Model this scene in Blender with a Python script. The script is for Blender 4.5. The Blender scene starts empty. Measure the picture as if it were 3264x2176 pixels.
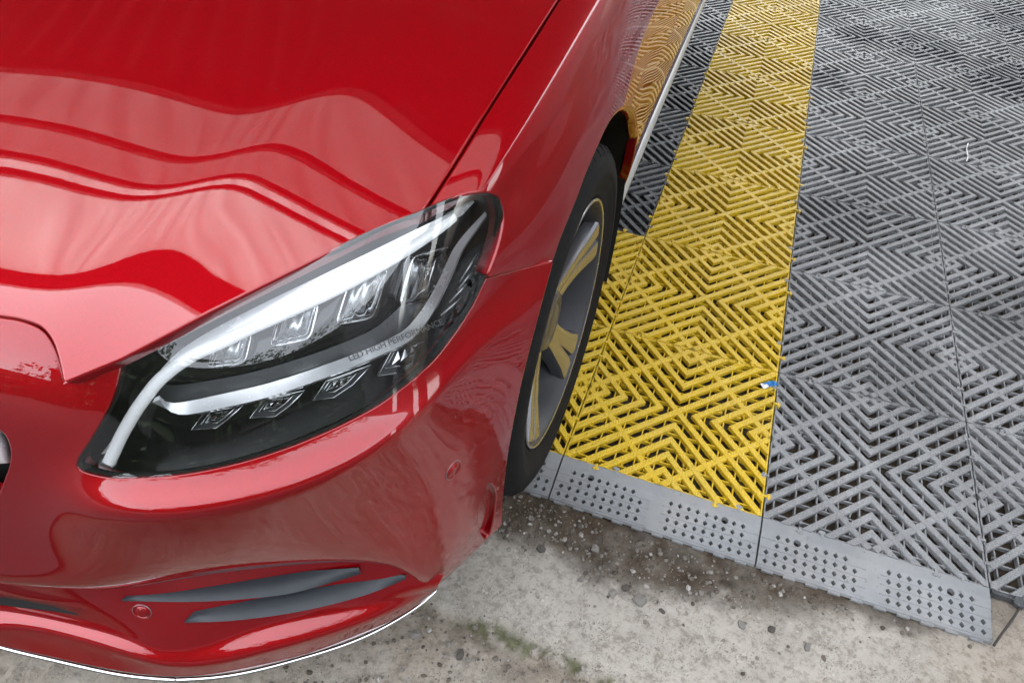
import bpy, bmesh, math, random
import numpy as np
from mathutils import Vector, Matrix
from mathutils.geometry import delaunay_2d_cdt

# ------------------------------------------------------------------ camera, sky, sun, exposure
scene = bpy.context.scene
cam = bpy.data.objects.new('camera', bpy.data.cameras.new('camera')); scene.collection.objects.link(cam)
az, el, roll = -.319448, -.794679, .039301
f_ = np.array([math.sin(az)*math.cos(el), math.cos(az)*math.cos(el), math.sin(el)]); r_ = np.array([math.cos(az), -math.sin(az), 0]); u_ = np.cross(r_, f_)
rr, uu = math.cos(roll)*r_+math.sin(roll)*u_, -math.sin(roll)*r_+math.cos(roll)*u_
cam.matrix_world = Matrix(((rr[0], uu[0], -f_[0], .145037), (rr[1], uu[1], -f_[1], -.80521), (rr[2], uu[2], -f_[2], 1.151284), (0, 0, 0, 1)))
cam.data.sensor_width = 36; cam.data.lens = 36*2155.276/3264; cam.data.clip_start = .02; cam.data.clip_end = 500
scene.camera = cam

SUN_EL, SUN_AZ = math.radians(58), math.radians(305)
world = bpy.data.worlds.new('World'); scene.world = world; world.use_nodes = True
wn = world.node_tree; bg = wn.nodes['Background']
sky = wn.nodes.new('ShaderNodeTexSky'); sky.sky_type = 'NISHITA'; sky.sun_disc = False
sky.sun_elevation = SUN_EL; sky.sun_rotation = SUN_AZ; sky.dust_density = 2.5; sky.air_density = 1.4; sky.ozone_density = 1.
hs = wn.nodes.new('ShaderNodeHueSaturation'); hs.inputs['Saturation'].default_value = .26      # thin overcast
wn.links.new(sky.outputs['Color'], hs.inputs['Color']); wn.links.new(hs.outputs['Color'], bg.inputs['Color'])
bg.inputs['Strength'].default_value = .15
sun = bpy.data.objects.new('sun', bpy.data.lights.new('sun', 'SUN')); scene.collection.objects.link(sun)
sun.data.energy = .5; sun.data.angle = math.radians(30); sun.data.color = (1, .96, .9)
sd = Vector((math.sin(SUN_AZ)*math.cos(SUN_EL), math.cos(SUN_AZ)*math.cos(SUN_EL), math.sin(SUN_EL)))
sun.rotation_euler = sd.to_track_quat('Z', 'Y').to_euler()
scene.view_settings.view_transform = 'Standard'; scene.view_settings.look = 'None'
scene.view_settings.gamma = 1.; scene.view_settings.use_curve_mapping = False
scene.view_settings.exposure = 2.95
scene.render.engine = 'CYCLES'
scene.cycles.max_bounces = 6; scene.cycles.diffuse_bounces = 3; scene.cycles.glossy_bounces = 4; scene.cycles.transmission_bounces = 6; scene.cycles.caustics_reflective = False; scene.cycles.caustics_refractive = False; scene.cycles.transparent_max_bounces = 12; scene.cycles.use_denoising = True; scene.cycles.use_adaptive_sampling = True; scene.cycles.adaptive_threshold = .02

# measured control nets and outlines of the body panels, metres
D = dict(
 HC=[[14.6414,14.8722,15.0612,15.1845,15.2121,15.1137,14.8478,14.4902,14.2165,14.1048,14.1332,14.2026,14.2189,14.2103],[11.9697,12.2316,12.4698,12.6741,12.84,12.9737,13.0457,13.0735,13.1301,13.2276,13.3408,13.416,13.4117,13.3761],[9.3665,9.6162,9.8701,10.1434,10.4653,10.8609,11.3071,11.7452,12.1248,12.4091,12.5813,12.6424,12.6147,12.5481],[6.9538,7.0835,7.2358,7.5454,8.109,8.9,9.8026,10.646,11.3016,11.7189,11.9132,11.9384,11.8623,11.7461],[4.8391,4.6705,4.5143,4.8234,5.8273,7.2457,8.6886,9.889,10.7252,11.1931,11.3599,11.3242,11.1844,11.0124],[3.1012,2.3083,1.6861,2.0335,3.7548,6.0957,8.0666,9.4944,10.3799,10.813,10.9154,10.8112,10.6162,10.4139],[1.989,.4019,-.7708,-.2582,2.1825,5.5364,7.8812,9.3516,10.1643,10.514,10.5587,10.4223,10.2175,10.0352],[1.8693,.1525,-1.5335,-.9069,1.8096,5.4929,7.8999,9.2486,9.9317,10.2148,10.2624,10.1822,10.0578,9.9436],[2.719,1.9013,1.1382,1.7013,3.2329,5.9435,7.8999,8.9833,9.5582,9.855,9.9964,10.0595,10.0944,10.127],[4.5057,4.5781,4.8694,5.4083,5.719,6.7088,7.7458,8.468,9.0081,9.4168,9.7411,10.022,10.2838,10.5394],[7.1342,7.4511,7.7516,7.752,6.9779,6.5547,7.0738,7.7502,8.3406,8.9158,9.4903,10.0491,10.5921,11.1235],[10.2693,10.1901,9.9469,9.3091,8.1234,6.9458,6.7907,7.1057,7.6065,8.3612,9.2412,10.1179,10.9789,11.8142],[13.5824,12.837,11.8956,10.6373,9.1712,7.7991,6.9371,6.6066,6.8871,7.7797,8.9711,10.1908,11.3866,12.5444]],
 CR=[[-.75,-.4082],[-.6,-.351],[-.483,-.3391],[-.415,-.3127],[-.3,-.279],[-.217,-.2565],[-.05,-.2112],[.2,-.1999],[.9,-.1895]],
 HP=[.1432,-.2531,.2771,.0131],
 PK=[[-.8,.545],[-.7,.625],[-.62,.685],[-.55,.731],[-.45,.771],[-.33,.805],[-.165,.842],[.03,.88],[.3,.925],[.7,.975],[.95,1]],
 S1=[[[-.91,-.665,.785],[-.66,-.635,.778],[-.3971,-.5512,.752],[-.3406,-.5502,.73],[-.2975,-.534,.728],[-.2617,-.489,.737],[-.216,-.4396,.75],[-.1642,-.3861,.766],[-.1259,-.353,.782],[-.101,-.3108,.785],[-.0835,-.2776,.784],[-.0689,-.2502,.778],[-.0537,-.2363,.772],[-.034,-.2,.765]],[[-.91,-.7,.71],[-.66,-.672,.7],[-.3771,-.5974,.706],[-.3292,-.5893,.686],[-.3045,-.5763,.676],[-.2655,-.5481,.688],[-.2124,-.5178,.698],[-.1599,-.4792,.708],[-.1269,-.4278,.711],[-.0969,-.3826,.721],[-.0807,-.3317,.73],[-.0675,-.2834,.7275],[-.0481,-.235,.7177],[-.022,-.185,.7]],[[-.91,-.728,.61],[-.66,-.7,.61],[-.4117,-.621,.615],[-.3618,-.6096,.615],[-.3334,-.6067,.612],[-.2867,-.5921,.608],[-.2369,-.5692,.609],[-.1861,-.539,.612],[-.1391,-.4991,.617],[-.1035,-.4594,.623],[-.0826,-.4138,.628],[-.0699,-.3392,.6383],[-.0478,-.2626,.6435],[-.012,-.187,.642]],[[-.91,-.734,.58],[-.66,-.706,.577],[-.4325,-.6293,.57],[-.3737,-.6209,.5748],[-.3187,-.627,.594],[-.2602,-.6185,.6],[-.2155,-.5974,.601],[-.166,-.5661,.604],[-.1215,-.5253,.608],[-.0879,-.4779,.613],[-.0686,-.43,.616],[-.0573,-.3618,.6193],[-.0394,-.2924,.6171],[-.0125,-.222,.608]],[[-.91,-.7394,.538],[-.66,-.7134,.534],[-.4544,-.639,.521],[-.388,-.6305,.5274],[-.3235,-.6299,.57],[-.2678,-.6187,.577],[-.2218,-.597,.578],[-.1711,-.565,.581],[-.1246,-.5235,.585],[-.0893,-.4759,.59],[-.068,-.4262,.594],[-.0559,-.3622,.5991],[-.0384,-.3016,.5927],[-.0135,-.245,.572]],[[-.91,-.745,.45],[-.66,-.727,.45],[-.4866,-.6556,.445],[-.413,-.6387,.445],[-.3594,-.6302,.462],[-.2811,-.6122,.498],[-.2335,-.5897,.502],[-.1819,-.5588,.502],[-.1344,-.5191,.497],[-.0982,-.478,.48],[-.0691,-.4401,.466],[-.0519,-.397,.4694],[-.0353,-.3455,.4646],[-.018,-.285,.45]],[[-.91,-.735,.36],[-.665,-.717,.36],[-.5142,-.682,.36],[-.4422,-.6564,.35],[-.3768,-.6346,.362],[-.3147,-.6114,.388],[-.2632,-.5835,.392],[-.2017,-.5529,.393],[-.1479,-.5216,.378],[-.1018,-.4934,.352],[-.0701,-.4733,.31],[-.0547,-.4398,.2928],[-.0413,-.3808,.2809],[-.03,-.293,.275]],[[-.91,-.68,.345],[-.665,-.665,.345],[-.5,-.625,.345],[-.425,-.6,.338],[-.36,-.575,.345],[-.31,-.55,.37],[-.26,-.525,.375],[-.2,-.495,.375],[-.145,-.465,.36],[-.1,-.45,.325],[-.0839,-.4569,.225],[-.0734,-.4157,.203],[-.0526,-.3634,.2],[-.0291,-.2951,.19]]],
 S2=[[[-.91,-.688,.375],[-.68,-.663,.375],[-.5404,-.6612,.37],[-.459,-.6317,.365],[-.4058,-.6058,.36],[-.3736,-.5817,.36],[-.3288,-.5557,.36],[-.2685,-.5225,.36],[-.1958,-.4874,.355],[-.13,-.4599,.345],[-.0809,-.4472,.295],[-.0616,-.4396,.275]],[[-.91,-.7,.27],[-.68,-.68,.27],[-.5864,-.6706,.27],[-.479,-.6512,.28],[-.4066,-.6329,.28],[-.3672,-.624,.28],[-.3204,-.5994,.28],[-.2621,-.5619,.28],[-.1916,-.5208,.275],[-.1209,-.484,.28],[-.0812,-.4678,.28],[-.0645,-.4536,.265]],[[-.91,-.7126,.2406],[-.68,-.6968,.2406],[-.6028,-.6724,.2423],[-.495,-.6545,.2447],[-.4149,-.6437,.2439],[-.3727,-.6435,.2346],[-.3181,-.6153,.2363],[-.2609,-.5738,.2548],[-.1916,-.5356,.2582],[-.1234,-.4935,.2632],[-.0866,-.4685,.2615],[-.0695,-.4507,.2482]],[[-.91,-.715,.235],[-.68,-.7,.235],[-.6059,-.6728,.237],[-.4981,-.6551,.238],[-.4165,-.6458,.237],[-.3737,-.6473,.226],[-.3176,-.6183,.228],[-.2607,-.5761,.25],[-.1916,-.5384,.255],[-.1239,-.4953,.26],[-.0876,-.4686,.258],[-.0705,-.4501,.245]],[[-.91,-.765,.215],[-.68,-.74,.215],[-.5935,-.6857,.2345],[-.4853,-.6697,.2355],[-.4032,-.6625,.234],[-.3626,-.6543,.214],[-.3055,-.6308,.216],[-.2426,-.5975,.239],[-.1775,-.5545,.244],[-.119,-.5073,.249],[-.0892,-.4707,.242],[-.0748,-.4495,.232]],[[-.91,-.768,.205],[-.68,-.743,.205],[-.6059,-.6892,.21],[-.4957,-.6729,.2107],[-.4135,-.6632,.2093],[-.3647,-.655,.2023],[-.3088,-.632,.2037],[-.2471,-.5981,.2207],[-.1813,-.5541,.2254],[-.1222,-.5052,.2313],[-.0916,-.4697,.2303],[-.077,-.4479,.2245]],[[-.91,-.745,.172],[-.66,-.715,.172],[-.6142,-.7028,.175],[-.5023,-.6862,.175],[-.4214,-.671,.175],[-.3693,-.6569,.175],[-.3165,-.6349,.175],[-.2573,-.6002,.178],[-.1898,-.5538,.182],[-.1294,-.5009,.19],[-.0972,-.4677,.203],[-.0821,-.4444,.207]]],
 S3=[[[-.128,-.42,.7515],[-.1203,-.32,.7805],[-.1126,-.22,.8079],[-.1079,-.12,.8313],[-.1033,-.02,.852],[-.0999,.08,.8704],[-.0975,.18,.888],[-.0963,.3,.9038],[-.0955,.42,.9186],[-.095,.6,.9347],[-.095,.9,.9535],[-.0981,1.4,.966],[-.1017,2,.9706],[-.106,2.7,.9735]],[[-.098,-.42,.743],[-.0903,-.32,.772],[-.0826,-.22,.7994],[-.0779,-.12,.8228],[-.0733,-.02,.8435],[-.0699,.08,.8619],[-.0675,.18,.8795],[-.0663,.3,.8953],[-.0655,.42,.9101],[-.065,.6,.9263],[-.065,.9,.945],[-.0681,1.4,.9575],[-.0717,2,.9621],[-.076,2.7,.965]],[[-.076,-.42,.728],[-.0683,-.32,.757],[-.0606,-.22,.7844],[-.0559,-.12,.8078],[-.0513,-.02,.8285],[-.0479,.08,.8469],[-.0455,.18,.8645],[-.0443,.3,.8803],[-.0435,.42,.8951],[-.043,.6,.9113],[-.043,.9,.93],[-.0461,1.4,.9425],[-.0497,2,.9471],[-.054,2.7,.95]],[[-.085,-.42,.693],[-.072,-.32,.722],[-.052,-.22,.7494],[-.043,-.12,.7728],[-.04,-.02,.7935],[-.038,.08,.8119],[-.037,.18,.8295],[-.036,.3,.8453],[-.036,.42,.8601],[-.036,.6,.8762],[-.036,.9,.895],[-.0385,1.4,.9075],[-.0415,2,.9121],[-.045,2.7,.915]],[[-.08,-.42,.68],[-.062,-.32,.7],[-.04,-.22,.72],[-.026,-.12,.74],[-.022,-.02,.752],[-.02,.08,.76],[-.022,.18,.765],[-.024,.3,.765],[-.026,.42,.77],[-.028,.6,.77],[-.03,.9,.77],[-.0328,1.4,.77],[-.0361,2,.77],[-.04,2.7,.77]],[[-.078,-.42,.63],[-.055,-.32,.645],[-.026,-.22,.66],[-.012,-.12,.675],[-.007,-.02,.69],[-.005,.08,.69],[-.007,.18,.685],[-.012,.3,.67],[-.016,.42,.66],[-.018,.6,.66],[-.02,.9,.66],[-.0228,1.4,.66],[-.0261,2,.66],[-.03,2.7,.66]],[[-.075,-.42,.55],[-.05,-.32,.58],[-.018,-.22,.61],[-.006,-.12,.63],[-.002,-.02,.645],[-.001,.08,.645],[-.003,.18,.63],[-.008,.3,.6],[-.012,.42,.56],[-.014,.6,.56],[-.016,.9,.56],[-.0188,1.4,.56],[-.0221,2,.56],[-.026,2.7,.56]],[[-.075,-.42,.45],[-.05,-.32,.45],[-.018,-.22,.45],[-.008,-.12,.45],[-.004,-.02,.45],[-.003,.08,.45],[-.005,.18,.45],[-.01,.3,.45],[-.016,.42,.45],[-.02,.6,.45],[-.022,.9,.45],[-.0248,1.4,.45],[-.0281,2,.45],[-.032,2.7,.45]],[[-.08,-.42,.34],[-.06,-.32,.34],[-.03,-.22,.34],[-.022,-.12,.34],[-.02,-.02,.34],[-.02,.08,.34],[-.022,.18,.34],[-.026,.3,.34],[-.034,.42,.34],[-.042,.6,.34],[-.046,.9,.34],[-.0488,1.4,.34],[-.0521,2,.34],[-.056,2.7,.34]],[[-.09,-.42,.235],[-.07,-.32,.235],[-.06,-.22,.235],[-.065,-.12,.235],[-.07,-.02,.235],[-.07,.08,.235],[-.07,.18,.235],[-.075,.3,.235],[-.08,.42,.235],[-.085,.6,.235],[-.09,.9,.235],[-.0928,1.4,.235],[-.0961,2,.235],[-.1,2.7,.235]]],
 lens=[[.2875,4.0715],[.2724,4.1176],[.2552,4.1813],[.2394,4.2568],[.2255,4.3406],[.2137,4.4292],[.2039,4.5194],[.1957,4.6079],[.1884,4.6915],[.1814,4.7672],[.1745,4.8369],[.1677,4.9045],[.1611,4.9705],[.1546,5.0351],[.1481,5.0986],[.1418,5.1614],[.1356,5.2237],[.1297,5.2858],[.1241,5.3481],[.1182,5.4182],[.1127,5.488],[.1076,5.5574],[.1027,5.6265],[.098,5.6953],[.0934,5.7637],[.0889,5.8318],[.0844,5.8995],[.0799,5.967],[.0755,6.0342],[.0712,6.1012],[.067,6.1682],[.063,6.2353],[.059,6.3026],[.0552,6.3702],[.0515,6.4384],[.0478,6.5071],[.0441,6.5766],[.0405,6.647],[.037,6.7185],[.0338,6.7915],[.0309,6.8662],[.0283,6.9429],[.0262,7.0221],[.0243,7.1042],[.0224,7.1893],[.0208,7.2774],[.0195,7.3684],[.0189,7.4622],[.0189,7.5586],[.0199,7.6575],[.0219,7.7585],[.0254,7.8639],[.0304,7.9748],[.0364,8.0893],[.0431,8.2053],[.0499,8.321],[.0565,8.4343],[.0623,8.543],[.067,8.6445],[.0723,8.8202],[.0745,8.9699],[.0762,9.1103],[.0798,9.2616],[.0857,9.4303],[.0924,9.6052],[.0999,9.7827],[.1084,9.9582],[.121,10.1864],[.1352,10.4078],[.1511,10.6199],[.1791,10.9155],[.218,11.1741],[.2742,11.3853],[.3573,11.5418],[.4836,11.6463],[.6255,11.7055],[.7531,11.7251],[.8826,11.7175],[.9758,11.7031],[1.0704,11.6814],[1.1626,11.6533],[1.2305,11.6269],[1.2981,11.5959],[1.363,11.5623],[1.4234,11.5278],[1.4949,11.4806],[1.5599,11.4295],[1.6246,11.3731],[1.6761,11.3261],[1.7283,11.2753],[1.7777,11.2219],[1.8208,11.1674],[1.8664,11.0925],[1.9023,11.0143],[1.9325,10.9341],[1.957,10.8558],[1.9761,10.7757],[1.9932,10.6827],[2.0071,10.6008],[2.0212,10.5112],[2.0323,10.4157],[2.0376,10.3161],[2.0374,10.2143],[2.0342,10.1092],[2.0288,9.9984],[2.0224,9.8799],[2.0168,9.778],[2.011,9.6707],[2.0062,9.5617],[2.003,9.4539],[2.0016,9.3503],[2.0023,9.2265],[2.0048,9.1069],[2.0079,8.9913],[2.0105,8.8794],[2.0114,8.7705],[2.011,8.6644],[2.0105,8.561],[2.0114,8.4605],[2.014,8.3673],[2.0171,8.2794],[2.0201,8.1873],[2.0228,8.0828],[2.0249,8.0033],[2.0276,7.9178],[2.0307,7.8291],[2.0344,7.7396],[2.0382,7.6513],[2.0419,7.5666],[2.0455,7.4846],[2.0492,7.4034],[2.053,7.3229],[2.0569,7.243],[2.0609,7.1636],[2.0651,7.0846],[2.0694,7.0059],[2.0739,6.9274],[2.0785,6.849],[2.0832,6.7707],[2.088,6.6923],[2.0928,6.6139],[2.0977,6.5353],[2.1024,6.4565],[2.1072,6.3774],[2.1118,6.298],[2.1163,6.2181],[2.1207,6.1378],[2.125,6.0569],[2.1293,5.9755],[2.1333,5.8933],[2.1371,5.8105],[2.1403,5.7269],[2.143,5.6426],[2.145,5.5575],[2.1463,5.4717],[2.1473,5.385],[2.1483,5.2976],[2.1494,5.2094],[2.1511,5.1205],[2.1539,5.0296],[2.1579,4.9364],[2.1625,4.8422],[2.1669,4.7483],[2.17,4.6558],[2.1707,4.5663],[2.1653,4.4324],[2.1544,4.2975],[2.141,4.1681],[2.1282,4.053],[2.0986,3.8802],[2.0611,3.766],[1.9686,3.6689],[1.799,3.7077],[1.7029,3.7598],[1.5912,3.8245],[1.5006,3.8699],[1.4035,3.9167],[1.3078,3.9602],[1.2362,3.9908],[1.1636,4.0208],[1.0938,4.0479],[1.0306,4.0699],[.9591,4.0909],[.8945,4.1049],[.8267,4.1136],[.749,4.1168],[.6681,4.1151],[.5939,4.1122],[.5007,4.1071],[.4194,4.0987]],
 lens_in=[[.3174,4.1379],[.323,4.1658],[.3071,4.2279],[.2922,4.3027],[.279,4.3862],[.2678,4.4749],[.2584,4.5652],[.2503,4.654],[.2428,4.738],[.2356,4.814],[.2283,4.8838],[.2212,4.9513],[.2141,5.0171],[.207,5.0814],[.2,5.1445],[.1932,5.2069],[.1865,5.2688],[.1801,5.3305],[.174,5.3923],[.1676,5.4619],[.1616,5.5312],[.1559,5.6002],[.1506,5.669],[.1454,5.7374],[.1403,5.8056],[.1354,5.8735],[.1304,5.9411],[.1255,6.0083],[.1207,6.0753],[.1161,6.1423],[.1116,6.2092],[.1072,6.2764],[.1029,6.3438],[.0988,6.4117],[.0948,6.4802],[.0909,6.5493],[.087,6.6193],[.0831,6.6903],[.0795,6.7624],[.0761,6.8361],[.073,6.9116],[.0703,6.9892],[.0681,7.0696],[.0661,7.153],[.0642,7.2393],[.0625,7.3285],[.0612,7.4204],[.0606,7.5149],[.0607,7.6118],[.0617,7.7108],[.0637,7.8115],[.0673,7.9164],[.0724,8.0268],[.0786,8.141],[.0855,8.2573],[.0927,8.3738],[.0997,8.4885],[.106,8.5991],[.1112,8.7039],[.1175,8.884],[.1208,9.0378],[.1234,9.1798],[.1281,9.3312],[.1353,9.5004],[.1434,9.6758],[.1522,9.8522],[.1617,10.0239],[.1758,10.2469],[.191,10.4596],[.2075,10.6567],[.2359,10.9277],[.2718,11.1451],[.3171,11.3086],[.3784,11.4276],[.4851,11.5235],[.6134,11.5855],[.7294,11.6088],[.8513,11.6052],[.9398,11.5933],[1.0307,11.5736],[1.1194,11.5472],[1.1843,11.522],[1.2492,11.4919],[1.3116,11.459],[1.3693,11.4251],[1.4374,11.3785],[1.4992,11.3279],[1.5609,11.2714],[1.6097,11.2244],[1.6589,11.1737],[1.7051,11.1208],[1.7448,11.0671],[1.7866,10.993],[1.8193,10.9155],[1.8469,10.8354],[1.8694,10.7576],[1.8869,10.6781],[1.9031,10.5852],[1.9166,10.5033],[1.9305,10.4143],[1.9419,10.3204],[1.9484,10.2231],[1.9503,10.1236],[1.9498,10.0206],[1.9477,9.9122],[1.9447,9.7962],[1.9417,9.6969],[1.9386,9.5922],[1.9362,9.4856],[1.935,9.3803],[1.9352,9.2791],[1.9376,9.1584],[1.9414,9.0423],[1.9455,8.9305],[1.949,8.8227],[1.9508,8.7176],[1.9511,8.6145],[1.9514,8.513],[1.9528,8.4136],[1.9557,8.3216],[1.959,8.2352],[1.9622,8.145],[1.9651,8.042],[1.9673,7.9637],[1.9699,7.8792],[1.9731,7.7914],[1.9766,7.7027],[1.9804,7.6155],[1.984,7.5317],[1.9875,7.4506],[1.9911,7.3702],[1.9947,7.2906],[1.9985,7.2114],[2.0024,7.1328],[2.0064,7.0545],[2.0106,6.9766],[2.0149,6.8988],[2.0194,6.8212],[2.024,6.7436],[2.0286,6.666],[2.0332,6.5884],[2.0378,6.5105],[2.0423,6.4325],[2.0468,6.3542],[2.0511,6.2756],[2.0554,6.1965],[2.0594,6.1169],[2.0635,6.0368],[2.0674,5.9561],[2.0712,5.8749],[2.0746,5.7931],[2.0775,5.7106],[2.0799,5.6276],[2.0815,5.5437],[2.0825,5.459],[2.0831,5.3733],[2.0836,5.2868],[2.0843,5.1993],[2.0853,5.1109],[2.0872,5.0203],[2.0903,4.9276],[2.0938,4.8343],[2.0969,4.7416],[2.0987,4.651],[2.0983,4.5647],[2.0916,4.4337],[2.0794,4.3018],[2.065,4.1747],[2.0517,4.0646],[2.0227,3.9013],[1.9976,3.8178],[1.956,3.7578],[1.8214,3.7941],[1.7347,3.8415],[1.623,3.9053],[1.5314,3.9504],[1.4344,3.9963],[1.339,4.0387],[1.2676,4.0686],[1.1952,4.0978],[1.1255,4.1242],[1.0618,4.1457],[.9896,4.1661],[.9236,4.1796],[.8539,4.1877],[.7747,4.1899],[.693,4.1871],[.6184,4.1832],[.5244,4.1767],[.4399,4.1667]],
 bumper=[[.02,0],[.02,1],[.0777,2.27],[.0727,2.3027],[.066,2.3375],[.0592,2.374],[.0541,2.4116],[.0524,2.4499],[.0544,2.4999],[.0596,2.5526],[.07,2.6056],[.0878,2.6557],[.115,2.7005],[.1506,2.7406],[.1918,2.7775],[.2357,2.813],[.2823,2.8465],[.333,2.8766],[.3869,2.9047],[.4428,2.9324],[.5015,2.959],[.5633,2.9839],[.6267,3.0089],[.6901,3.0356],[.7007,3.0451],[.6519,3.1298],[.6054,3.2153],[.5614,3.3011],[.5203,3.3868],[.4822,3.4722],[.4472,3.557],[.4104,3.6513],[.3776,3.7443],[.3486,3.8359],[.3232,3.926],[.3014,4.0146],[.4115,4.0716],[.4915,4.0793],[.5844,4.0838],[.6585,4.0862],[.739,4.0874],[.8161,4.0839],[.8831,4.0749],[.9471,4.0607],[1.0183,4.0394],[1.0814,4.0172],[1.1512,3.9897],[1.2239,3.9593],[1.2956,3.9283],[1.3914,3.8845],[1.4886,3.8372],[1.5788,3.7917],[1.6904,3.7267],[1.7902,3.6727],[1.9741,3.6328],[2.0877,3.7446],[2.1302,3.871],[2.16,4.0476],[2.1726,4.1649],[2.1855,4.2952],[2.196,4.4312],[2.2007,4.5665],[2.1995,4.6573],[2.1959,4.7505],[2.191,4.845],[2.1859,4.9395],[2.1814,5.0328],[2.1783,5.1239],[2.1764,5.213],[2.1751,5.3015],[2.1739,5.3893],[2.1728,5.4764],[2.1713,5.5627],[2.1692,5.6483],[2.1664,5.7331],[2.163,5.8171],[2.1591,5.9004],[2.1549,5.9829],[2.1505,6.0647],[2.1461,6.1458],[2.1416,6.2265],[2.137,6.3066],[2.1322,6.3864],[2.1274,6.4658],[2.1225,6.5449],[2.1176,6.6238],[2.1127,6.7025],[2.1078,6.7811],[2.103,6.8598],[2.0983,6.9385],[2.0938,7.0173],[2.0894,7.0963],[2.0852,7.1756],[2.0811,7.2553],[2.0772,7.3355],[2.0734,7.4163],[2.0696,7.4978],[2.066,7.5802],[2.0623,7.6653],[2.0584,7.7539],[2.0547,7.8439],[2.0516,7.933],[2.049,8.0188],[2.0469,8.0987],[2.0443,8.2039],[2.0413,8.2967],[2.0384,8.3853],[2.0359,8.4789],[2.0353,8.5799],[2.0361,8.684],[2.0369,8.7914],[2.0364,8.9017],[2.0342,9.0152],[2.0316,9.1324],[2.0297,9.2533],[2.0298,9.3783],[2.032,9.4828],[2.0362,9.5915],[2.0421,9.7014],[2.049,9.8095],[2.056,9.9125],[2.064,10.0318],[2.0708,10.1433],[2.0752,10.2492],[2.0763,10.3519],[2.0714,10.4522],[2.0603,10.5484],[2.046,10.6383],[2.0317,10.7202],[2.014,10.8132],[1.9941,10.8936],[1.9685,10.9722],[1.9371,11.0526],[1.8996,11.131],[1.8523,11.2063],[1.8077,11.2613],[1.7568,11.3148],[1.7033,11.3657],[1.6508,11.4127],[1.5847,11.4692],[1.6246,11.608],[1.6637,11.7424],[1.7017,11.8728],[1.7386,11.9994],[1.7743,12.1228],[1.8092,12.2436],[1.8437,12.3625],[1.8843,12.4991],[1.9254,12.6349],[1.9679,12.7708],[2.0123,12.9076],[2.0595,13.0464],[2.0946,13.0501],[2.2449,13.0305],[2.4001,13.0174],[2.5604,13.0097],[2.7262,13.0062],[2.8972,13.0054],[3.0732,13.0054],[3.2499,13.0043],[3.4189,13.0018],[3.5753,12.998],[3.7038,12.993],[3.8212,12.9865],[3.9286,12.9788],[4.0273,12.9703],[4.1189,12.9614],[4.2053,12.9524],[4.2878,12.9436],[4.3673,12.9354],[4.4443,12.9281],[4.5196,12.9221],[4.5948,12.9174],[4.6711,12.9138],[4.7479,12.9111],[4.8248,12.9093],[4.9015,12.9083],[4.9773,12.908],[5.0518,12.9082],[5.1245,12.909],[5.1948,12.9102],[5.2619,12.9117],[5.3687,12.9168],[5.4723,12.9255],[5.5739,12.9364],[5.6742,12.948],[5.7736,12.9586],[5.8729,12.9666],[6.0591,12.9782],[6.235,12.9867],[6.4297,12.9875],[7,13],[7,12.5],[7,12],[7,11.5],[7,11],[6.95,10.6],[6.75,10.2],[6.5,9.6],[6.45,9],[6.4,8],[6.4,7],[6.4,6],[6.4,5],[6.4,4],[6.4,3],[6.4,2],[6.4,1],[6.4,0],[3.6,0],[3.5,1],[3.392,2.2501],[3.2709,2.2651],[3.1469,2.2801],[3.0223,2.2949],[2.8992,2.3093],[2.7807,2.3231],[2.6419,2.3401],[2.5137,2.3568],[2.395,2.3714],[2.2846,2.3822],[2.1812,2.3891],[2.0852,2.3929],[1.9975,2.393],[1.9185,2.3891],[1.8449,2.3804],[1.7759,2.3678],[1.7151,2.3533],[1.6654,2.3383],[1.6195,2.317],[1.5875,2.2942],[1.5562,2.2723],[1,1],[.95,0]],
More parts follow.
